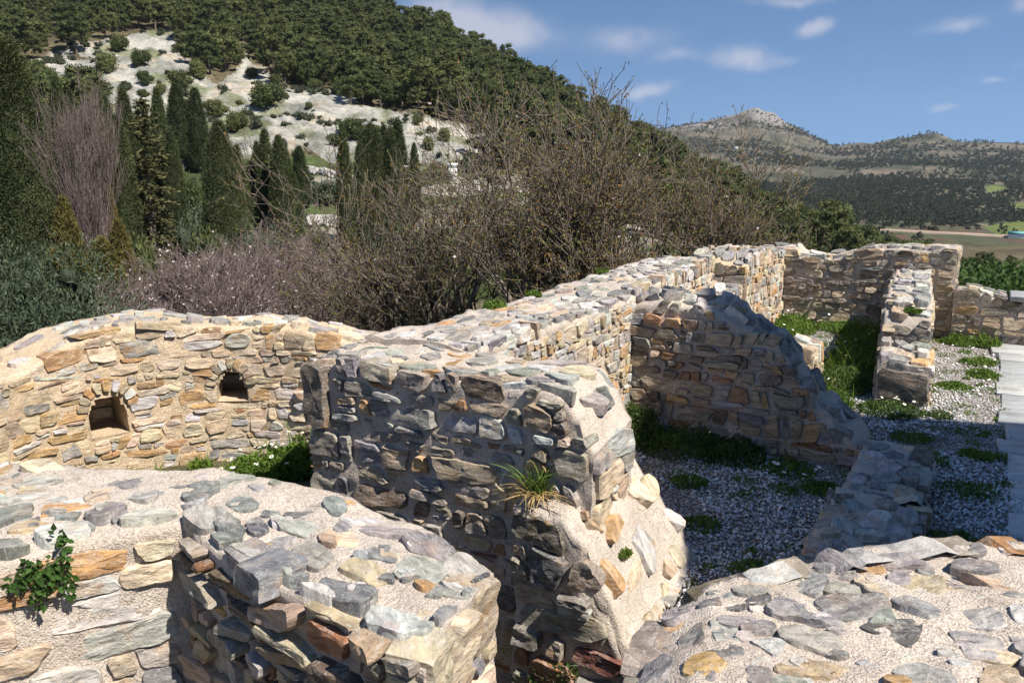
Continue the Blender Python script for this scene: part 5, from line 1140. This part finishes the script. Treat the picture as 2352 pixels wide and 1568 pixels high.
# ------------------------------------------------------------------ weeds, flowers and creepers on the ruins
def weed_geo(seed, R_, h, n, blades=60, leaf=(.034, .013), r_out=None):
    r = np.random.default_rng(seed); g = Geo(); a = r.uniform(0, 6.283, n); q = R_ * np.sqrt(r.uniform(0, 1, n)); top = h * (1 - .6 * (q / R_) ** 2) * (.7 + .5 * fbm2(np.cos(a) * q / R_ * 2 + seed, np.sin(a) * q / R_ * 2, 1., 2))
    z = np.abs(top) * r.uniform(0, 1, n) ** .6; P = np.column_stack([np.cos(a) * q, np.sin(a) * q, z]); V, F = leaves(P, r.normal(0, .7, (n, 3)) + np.array([0, 0, .7]), r.uniform(.6, 1.3, n) * leaf[0], leaf[1], r)
    g.add(V, F, np.repeat(r.uniform(.65, 1.35, (n, 1)) * np.array([[1., 1., 1.]]), 4, 0))
    for k in range(blades):
        a, q = r.uniform(0, 6.283), R_ * math.sqrt(r.uniform(0, 1)); b = np.array([math.cos(a) * q, math.sin(a) * q, 0]); d = unit(np.array([r.normal(0, .35), r.normal(0, .35), 1.])); hh = h * r.uniform(.6, 1.35); s = unit(np.cross(d, r.normal(0, 1, 3))) * .004
        p = [b, b + d * hh * .5, b + d * hh + np.array([d[0], d[1], -.1]) * hh * .3]; V = np.array([p[0] - s, p[0] + s, p[1] + s, p[1] - s, p[2]]); g.add(V, [(0, 1, 2, 3)], (1.15, 1.1, .9)); g.add(np.array([p[1] - s, p[1] + s, p[2]]), [(0, 1, 2)], (1.15, 1.1, .9))
    return g
def daisy_mesh():
    V = [(0, 0, .002)]; F = []; 
    for k in range(20):
        a = k * 2 * math.pi / 20; q = .0145 if k % 2 else .0098; V.append((math.cos(a) * q, math.sin(a) * q, .0))
    F = np.array([(0, 1 + k, 1 + (k + 1) % 20) for k in range(20)]); V = np.array(V)
    c = ICO * np.array([.0048, .0048, .0032]) + np.array([0, 0, .003]); V2 = np.vstack([V, c]); F2 = np.vstack([F, ICF + len(V)])
    st, sf = tubes((np.array([[0, 0, -.10]]), np.array([[0, 0, 0.]]), np.array([.0012]), np.array([.0012])), 3)
    n0 = len(V2); return nmesh('daisy', np.vstack([V2, st]), [F2, sf + n0], mats=[M_PETAL, M_YELLOW, M_BLADE], midx=[0] * 20 + [1] * 20 + [2] * len(sf), col=np.ones((n0 + len(st), 3)))
DAISY = daisy_mesh()
def weed(x, y, z, R_, h, n, label, daisies=0, mat=M_WEED, blades=60, leaf=(.034, .013), xy=None, name='weed_clump', cat='weeds'):
    if xy is None: q = ray(x, y); t = (z - CAM_H) / q[2]; X, Y = q[0] * t, q[1] * t
    else: X, Y = xy
    sd = int(abs(X * 991 + Y * 577)) + n; e = empty(name, (X, Y, z)); tag(e, label, cat); g = weed_geo(sd, R_, h, n, blades, leaf); obj('leaves', g.mesh('leaves', [mat]), e)
    r = np.random.default_rng(sd)
    for k in range(daisies):
        a, q = r.uniform(0, 6.283), R_ * 1.05 * math.sqrt(r.uniform(0, 1)); o = obj('daisy', DAISY, e, (math.cos(a) * q, math.sin(a) * q, h * r.uniform(.75, 1.15) * (1 - .45 * (q / R_) ** 2) + .01)); o.rotation_euler = (r.normal(.25, .3), r.normal(0, .3), r.uniform(0, 6)); s = r.uniform(.8, 1.25); o.scale = (s, s, s)
    return e
WEEDS = [((10.75, -2.1), 0., .30, .22, 2600, 'leafy weeds with daisies in the left corner of the far room', 9), ((10.35, -1.95), 0., .26, .22, 2200, 'weeds in front of the corner clump of the far room', 4), ((9.85, -1.95), 0., .24, .2, 1800, 'weeds at the foot of the short pier', 2), ((10.8, -1.55), 0., .26, .16, 1900, 'weeds with daisies at the middle of the far wall', 8),
         ((10.5, -1.2), 0., .3, .24, 2600, 'shaded weeds in the corner of far wall and stepped wall', 8), ((9.7, -1.08), 0., .28, .26, 2400, 'shaded weeds along the stepped wall, farther clump', 6), ((9.0, -1.08), 0., .24, .24, 2200, 'shaded weeds along the stepped wall, nearer clump', 3), ((8.35, -1.0), 0., .26, .34, 2400, 'tall grassy weeds in the sun left of the stepped wall', 2),
         ((7.75, -1.0), 0., .26, .30, 2400, 'tall grassy weeds beside the big dark block', 2), ((7.15, -1.05), 0., .24, .22, 2000, 'weeds at the doorway near the sloping wall', 2), ((8.9, -1.5), 0., .2, .10, 900, 'thin low weeds on the gravel of the far room', 2), ((7.25, -.55), 0., .26, .11, 1800, 'low weeds with daisies in front of the big dark block', 13), ((7.3, -.2), 0., .12, .08, 500, 'small weeds right of the big dark block', 2),
         ((5.52, -1.75), 0., .34, .26, 3000, 'dark leafy weeds at the foot of the shaded sloping wall, middle', 1), ((5.48, -2.1), 0., .26, .32, 2600, 'dark leafy weeds in the shaded inner corner', 1), ((5.5, -1.4), 0., .24, .18, 1800, 'dark weeds at the foot of the sloping wall, right', 2), ((5.45, -1.0), 0., .2, .07, 800, 'low weeds with daisies before the sloping wall end', 6), ((5.2, -.75), 0., .14, .06, 500, 'tiny daisy weeds near the low wall', 4),
         ((10.62, -.12), 0., .22, .15, 1800, 'weeds with daisies at the foot of the knee-high wall', 5), ((10.6, .12), 0., .15, .17, 1200, 'weeds between knee-high wall and path', 1), ((9.6, .05), 0., .18, .10, 1000, 'weeds along the far part of the path edge', 3), ((9.0, .12), 0., .16, .09, 900, 'weeds along the path edge, middle', 2), ((8.4, -.12), 0., .16, .07, 800, 'low weeds right of the stepped wall', 0),
         ((8.22, -.52), .70, .08, .06, 450, 'little daisy clump on the ledge of the stepped wall', 3), ((3.9, -.85), 0., .12, .05, 350, 'tiny weeds on the gravel by the low wall', 0), ((4.3, -1.25), 0., .12, .05, 350, 'tiny weeds on the gravel near the buttress', 0), ((4.9, -1.5), 0., .12, .06, 350, 'tiny weeds in the middle of the shaded gravel', 0), ((5.05, -.95), 0., .12, .05, 350, 'tiny weeds in the shaded gravel by the low wall end', 0), ((5.6, .08), 0., .2, .06, 800, 'low weeds between low wall and path', 1), ((4.7, .05), 0., .22, .05, 800, 'low weeds between the near end of the low wall and the path', 0), ((6.4, .1), 0., .12, .06, 500, 'low weeds at the path edge, in the shade', 0), ((6.6, -.35), 0., .14, .04, 350, 'thin weeds in the doorway gravel', 0)]
for (uw, z, R_, h, n, lab, dz) in WEEDS: weed(0, 0, z, R_, h, n, lab, dz, M_DARKWEED if 'dark' in lab else M_WEED, 70 if 'tall' in lab else 30, xy=UW(*uw))
for (X, Y, R_, h, n, lab, dz) in [(-1.32, 4.86, .22, .26, 4200, 'sunny green weeds with daisies in the apse beside the cross wall', 14), (-1.55, 4.74, .22, .17, 2800, 'sunny green weeds with daisies in the middle of the apse floor', 7), (-1.62, 4.52, .22, .14, 2400, 'sunny green weeds in front of the daisies by the cross wall', 4), (-1.80, 4.62, .18, .09, 1500, 'low green weeds on the apse floor', 2), (-2.2, 4.6, .2, .09, 1900, 'low grassy weeds at the foot of the apse below the niches', 0), (-1.95, 4.86, .07, .10, 350, 'small sprig at the apse foot between the niches', 0), (-1.5, 4.25, .25, .09, 1800, 'low weeds across the apse floor nearest the foreground wall', 1)]: weed(0, 0, float(gh(np.array([X]), np.array([Y]))[0]) - .01, R_, h, n, lab, dz, xy=(X, Y))
for (uw, z, R_, h, lab) in [((4.75, -2.88), 1.06, .08, .05, 'green sprig on the back edge of the long wall, nearer one'), ((5.35, -2.90), 1.06, .06, .04, 'green sprig on the back edge of the long wall, middle one'), ((6.6, -2.90), 1.1, .06, .04, 'green sprig on the back edge of the long wall, farther one'), ((3.2, -1.27), .30, .035, .03, 'small green moss clump on the buttress slope')]: weed(0, 0, z, R_, h, 420, lab, 0, xy=UW(*uw), name='sprig', blades=8, cat='sprig')
def strewn():
    g = Geo(); r = np.random.default_rng(8); n = 0
    while n < 230:
        u, w = r.uniform(3.4, 10.9), r.uniform(-2.2, .3)
        if fbm2(np.array([u]), np.array([w]), .6, 3, 4.)[0] < .03 or (5.65 < u < 6.2 and w < -.5) or (-.62 < w < -.1 and u < 5.9) or (u < 4 and w < -1.1): continue
        n += 1; X, Y = UW(u, w); q = weed_geo(1000 + n, r.uniform(.03, .12), r.uniform(.015, .05), int(r.uniform(20, 70)), 3, (.03, .011)); V = np.vstack(q.V) + np.array([X, Y, .005]); off = 0
        for v, f in ((V, q),):
            for k in (3, 4):
                for F in f.F[k]: pass
            g.V.append(v); g.C.append(np.vstack(q.C)); 
            for k in (3, 4):
                g.F[k] += [F + g.n for F in q.F[k]]; g.M[k] += q.M[k]
            g.n += len(v)
    tag(obj('ground_weeds', g.mesh('ground_weeds', [M_WEED])), 'tiny green weeds strewn over the white gravel', 'weeds', kind='stuff')
strewn()
def blades_geo(seed, n, L0, L1, wd, lean, base, droop=1.):
    r = np.random.default_rng(seed); g = Geo()
    for k in range(n):
        a = r.uniform(0, 6.283); L = r.uniform(L0, L1); d = unit(np.array([math.cos(a) * lean * r.uniform(.2, 1), math.sin(a) * lean * r.uniform(.2, 1), 1.])); p = np.array([r.normal(0, base), r.normal(0, base), 0]); s = unit(np.array([-d[1], d[0], 0.]) + r.normal(0, .2, 3)); V = []; m = 6
        for i in range(m + 1):
            q = i / m; c = p + d * L * q + np.array([d[0], d[1], -.55]) * droop * L * q * q * .8; w_ = wd * (1 - q) ** .6 * r.uniform(.9, 1.1) + .0006; V += [c - s * w_, c + s * w_]
        F = [(2 * i, 2 * i + 1, 2 * i + 3, 2 * i + 2) for i in range(m)]; g.add(np.array(V), F, np.array([1, 1, 1.]) * r.uniform(.7, 1.3))
    return g
X, Y = UW(2.985, -1.60)
e = plant('grass_tuft', [('green_blades', blades_geo(3, 70, .12, .27, .0052, .5, .026, .8).mesh('green_blades', [M_BLADE])), ('dry_blades', blades_geo(4, 150, .05, .15, .0022, 1.3, .028, 1.5).mesh('dry_blades', [M_STRAW]))], (X, Y, .590), 'long bladed grass tuft with dry straw growing on the buttress ledge', 'grass')
def face_leaves(wall, poly, n, seed, ln, out=.03, kind='front'):
    """leaves lying over the part of a wall face given by an outline"""
    f, L_ = wall.patch(kind); r = np.random.default_rng(seed); P = []; k = 0
    Q, T = np.meshgrid(np.linspace(0, L_, 70), np.linspace(0, wall.ztop(kind, 0) + .05, 50)); pp = np.array([f(a, b) for a, b in zip(Q.ravel(), T.ravel())]); gx, gy = project(pp[:, 0], pp[:, 1], pp[:, 2]); hit = inpoly(gx, gy, poly)
    if not hit.any(): return None
    q0, q1, t0_, t1_ = Q.ravel()[hit].min() - .03, Q.ravel()[hit].max() + .03, T.ravel()[hit].min() - .03, T.ravel()[hit].max() + .03
    while len(P) < n and k < 6000:
        q, t = r.uniform(q0, q1), r.uniform(t0_, t1_); k += 1
        p = f(q, t); px, py = project(p[0], p[1], p[2])
        if inpoly(np.array([px]), np.array([py]), poly)[0]:
            ds = f(q + .02, t) - f(q - .02, t); nn = np.cross(ds, [0, 0, 1.]); nn /= np.linalg.norm(nn); P.append((p + nn * r.uniform(.012, .012 + out), nn))
    if not P: return None
    A = np.array([p for p, _ in P]); N_ = np.array([q for _, q in P]); D = unit(r.normal(0, 1, A.shape) + np.array([0, 0, -.5])); D = unit(D - .7 * N_ * np.sum(D * N_, 1, keepdims=True) + .25 * N_)
    s = unit(np.cross(N_ + r.normal(0, .4, N_.shape), D)); l = (r.uniform(.7, 1.25, len(A)) * ln)[:, None]
    V = np.stack([A, A + D * l * .35 + s * l * .34, A + D * l * .62 + s * l * .22, A + D * l, A + D * l * .62 - s * l * .22, A + D * l * .35 - s * l * .34], 1); V[:, 1:3] += N_[:, None] * l[:, None] * .08; V[:, 4:] += N_[:, None] * l[:, None] * .08
    o = A.mean(0); return V.reshape(-1, 3) - o, np.array([(0, 1, 2, 3), (0, 3, 4, 5)])[None] + 6 * np.arange(len(A))[:, None, None], o, np.repeat(r.uniform(.6, 1.4, (len(A), 1)), 6, 0), A - o
def creeper(wall, poly, n, seed, ln, name, label, out=.03, mat=M_IVY):
    q = face_leaves(wall, poly, n, seed, ln, out)
    if q is None: return
    V, F, o, c, A = q; e = empty(name, tuple(o)); tag(e, label, 'creeper'); obj('leaves', nmesh('leaves', V, F.reshape(-1, 4), mat, col=c), e)
    k = np.argsort(A[:, 2])[::-1][::max(1, len(A) // 14)]; S = A[k] ; 
    if len(S) > 2: Vt, Ft = tubes((S[:-1], S[1:], np.full(len(S) - 1, .002), np.full(len(S) - 1, .0018)), 4); obj('stem', nmesh('stem', Vt, Ft, M_BARK), e)
creeper(B_, [(120, 1215), (160, 1205), (155, 1250), (165, 1300), (165, 1365), (120, 1340), (95, 1385), (60, 1380), (70, 1340), (15, 1345), (10, 1325), (60, 1290), (45, 1295), (60, 1275), (100, 1290), (125, 1260)], 260, 5, .023, 'creeper', 'leafy green creeper hanging on the sunlit face at lower left')
creeper(P_, [(1225, 1535), (1260, 1510), (1335, 1515), (1340, 1545), (1300, 1568), (1230, 1565)], 300, 6, .016, 'maidenhair', 'small leafy fern clinging low on the stone pier', .045)

# ------------------------------------------------------------------ small things far off
def house(name, x, d, yb, w, dp, h, label, roof, wall=M_WHITE, rot=math.pi):
    a = colaz(x); X, Y = d * math.sin(a), d * math.cos(a); Z = float(gh(np.array([X]), np.array([Y]))[0]) - .4; e = empty(name, (X, Y, Z)); e.rotation_euler.z = rot - a; tag(e, label, 'house', kind='thing')
    box('wall', (0, 0, h / 2), (w, dp, h), wall, e)
    V = np.array([(-w / 2 - .2, -dp / 2 - .2, h + .01), (w / 2 + .2, -dp / 2 - .2, h + .01), (w / 2 + .2, dp / 2 + .2, h + .01), (-w / 2 - .2, dp / 2 + .2, h + .01), (-w / 2 - .2, 0, h + dp * .22), (w / 2 + .2, 0, h + dp * .22)]); obj('roof', nmesh('roof', V, [np.array([(0, 1, 5, 4), (2, 3, 4, 5), (3, 2, 1, 0)]), np.array([(0, 4, 3), (1, 2, 5)])], roof), e)
    box('door', (0, -dp / 2 - .02, h * .35), (w * .12, .06, h * .7), M_DARK, e); box('window', (w * .28, -dp / 2 - .02, h * .6), (w * .1, .06, h * .28), M_DARK, e); box('window', (-w * .28, -dp / 2 - .02, h * .6), (w * .1, .06, h * .28), M_DARK, e); return e
house('white_house', 1690, 1480, 361, 9, 6, 4, 'tiny white house at the foot of the rocky mountain', M_WHITE)
house('farm_shed', 2356, 438, 540, 7, 5, 2.6, 'pale shed with a teal roof beside the valley road', M_TEAL)
house('white_hut', 1040, 108, 385, 1.1, 1.3, 2.4, 'narrow white hut glimpsed through the almond twigs', M_WHITE)
# heap of white stones and terrace wall on the far side of the ravine
def stone_heap(name, pts, hgt, wid, label, seed):
    r = np.random.default_rng(seed); e = None
    P = [on_ground(x, y, 70, 140)[:3] for x, y in pts]; c = np.mean(np.array(P), 0); e = empty(name, tuple(c)); tag(e, label, 'stones', kind='thing'); g = Geo()
    P = np.array(P); n = 420
    for k in range(n):
        q = r.uniform(0, len(P) - 1.001); i = int(q); p = P[i] + (P[i + 1] - P[i]) * (q - i); o = r.normal(0, wid * .4); s = r.uniform(.12, .34); z = hgt * max(0, 1 - (o / wid) ** 2) * r.uniform(0, 1)
        d = unit(p[:2]); g.add(ICO * s * r.uniform(.7, 1.3, 3) + r.normal(0, s * .12, (12, 3)) + np.array([p[0] + d[0] * o - c[0], p[1] + d[1] * o - c[1], p[2] + z - c[2]]), ICF, np.array([.37, .36, .335]) * r.uniform(.6, 1.15))
    o = obj('stones', g.mesh('stones', [M_CHIP]), e); o['kind'] = 'stuff'
stone_heap('stone_heap', [(405, 392), (425, 384), (450, 382), (475, 388)], 1.3, 1.6, 'long heap of loose white stones below the pair of cypresses', 3)
stone_heap('terrace_wall', [(700, 520), (735, 516), (770, 520)], .8, .5, 'short dry stone terrace wall right of the cypress trio', 4)
stone_heap('terrace_wall', [(700, 395), (740, 400), (772, 410)], .7, .8, 'scattered white stones above the grassy terrace', 5)

# ------------------------------------------------------------------ the air between the camera and the far hills
def haze():
    x0, x1, y0, y1, z0, z1 = -900, 3400, -120, 3300, -75, 260; V = [(x, y, z) for z in (z0, z1) for x, y in ((x0, y0), (x1, y0), (x1, y1), (x0, y1))]
    m = bpy.data.materials.new('haze'); m.use_nodes = True; nt = m.node_tree; nt.nodes.remove(nt.nodes['Principled BSDF']); v = nt.nodes.new('ShaderNodeVolumePrincipled')
    v.inputs['Color'].default_value = (.72, .82, 1, 1); v.inputs['Density'].default_value = HAZE; v.inputs['Anisotropy'].default_value = .0; nt.links.new(v.outputs[0], nt.nodes['Material Output'].inputs['Volume'])
    tag(obj('haze', nmesh('haze', np.array(V, float), np.array([(3, 2, 1, 0), (4, 5, 6, 7), (0, 1, 5, 4), (1, 2, 6, 5), (2, 3, 7, 6), (3, 0, 4, 7)]), m)), 'thin blue haze over the valley and the distant hills', 'haze', kind='stuff')
HAZE = .00006
haze()
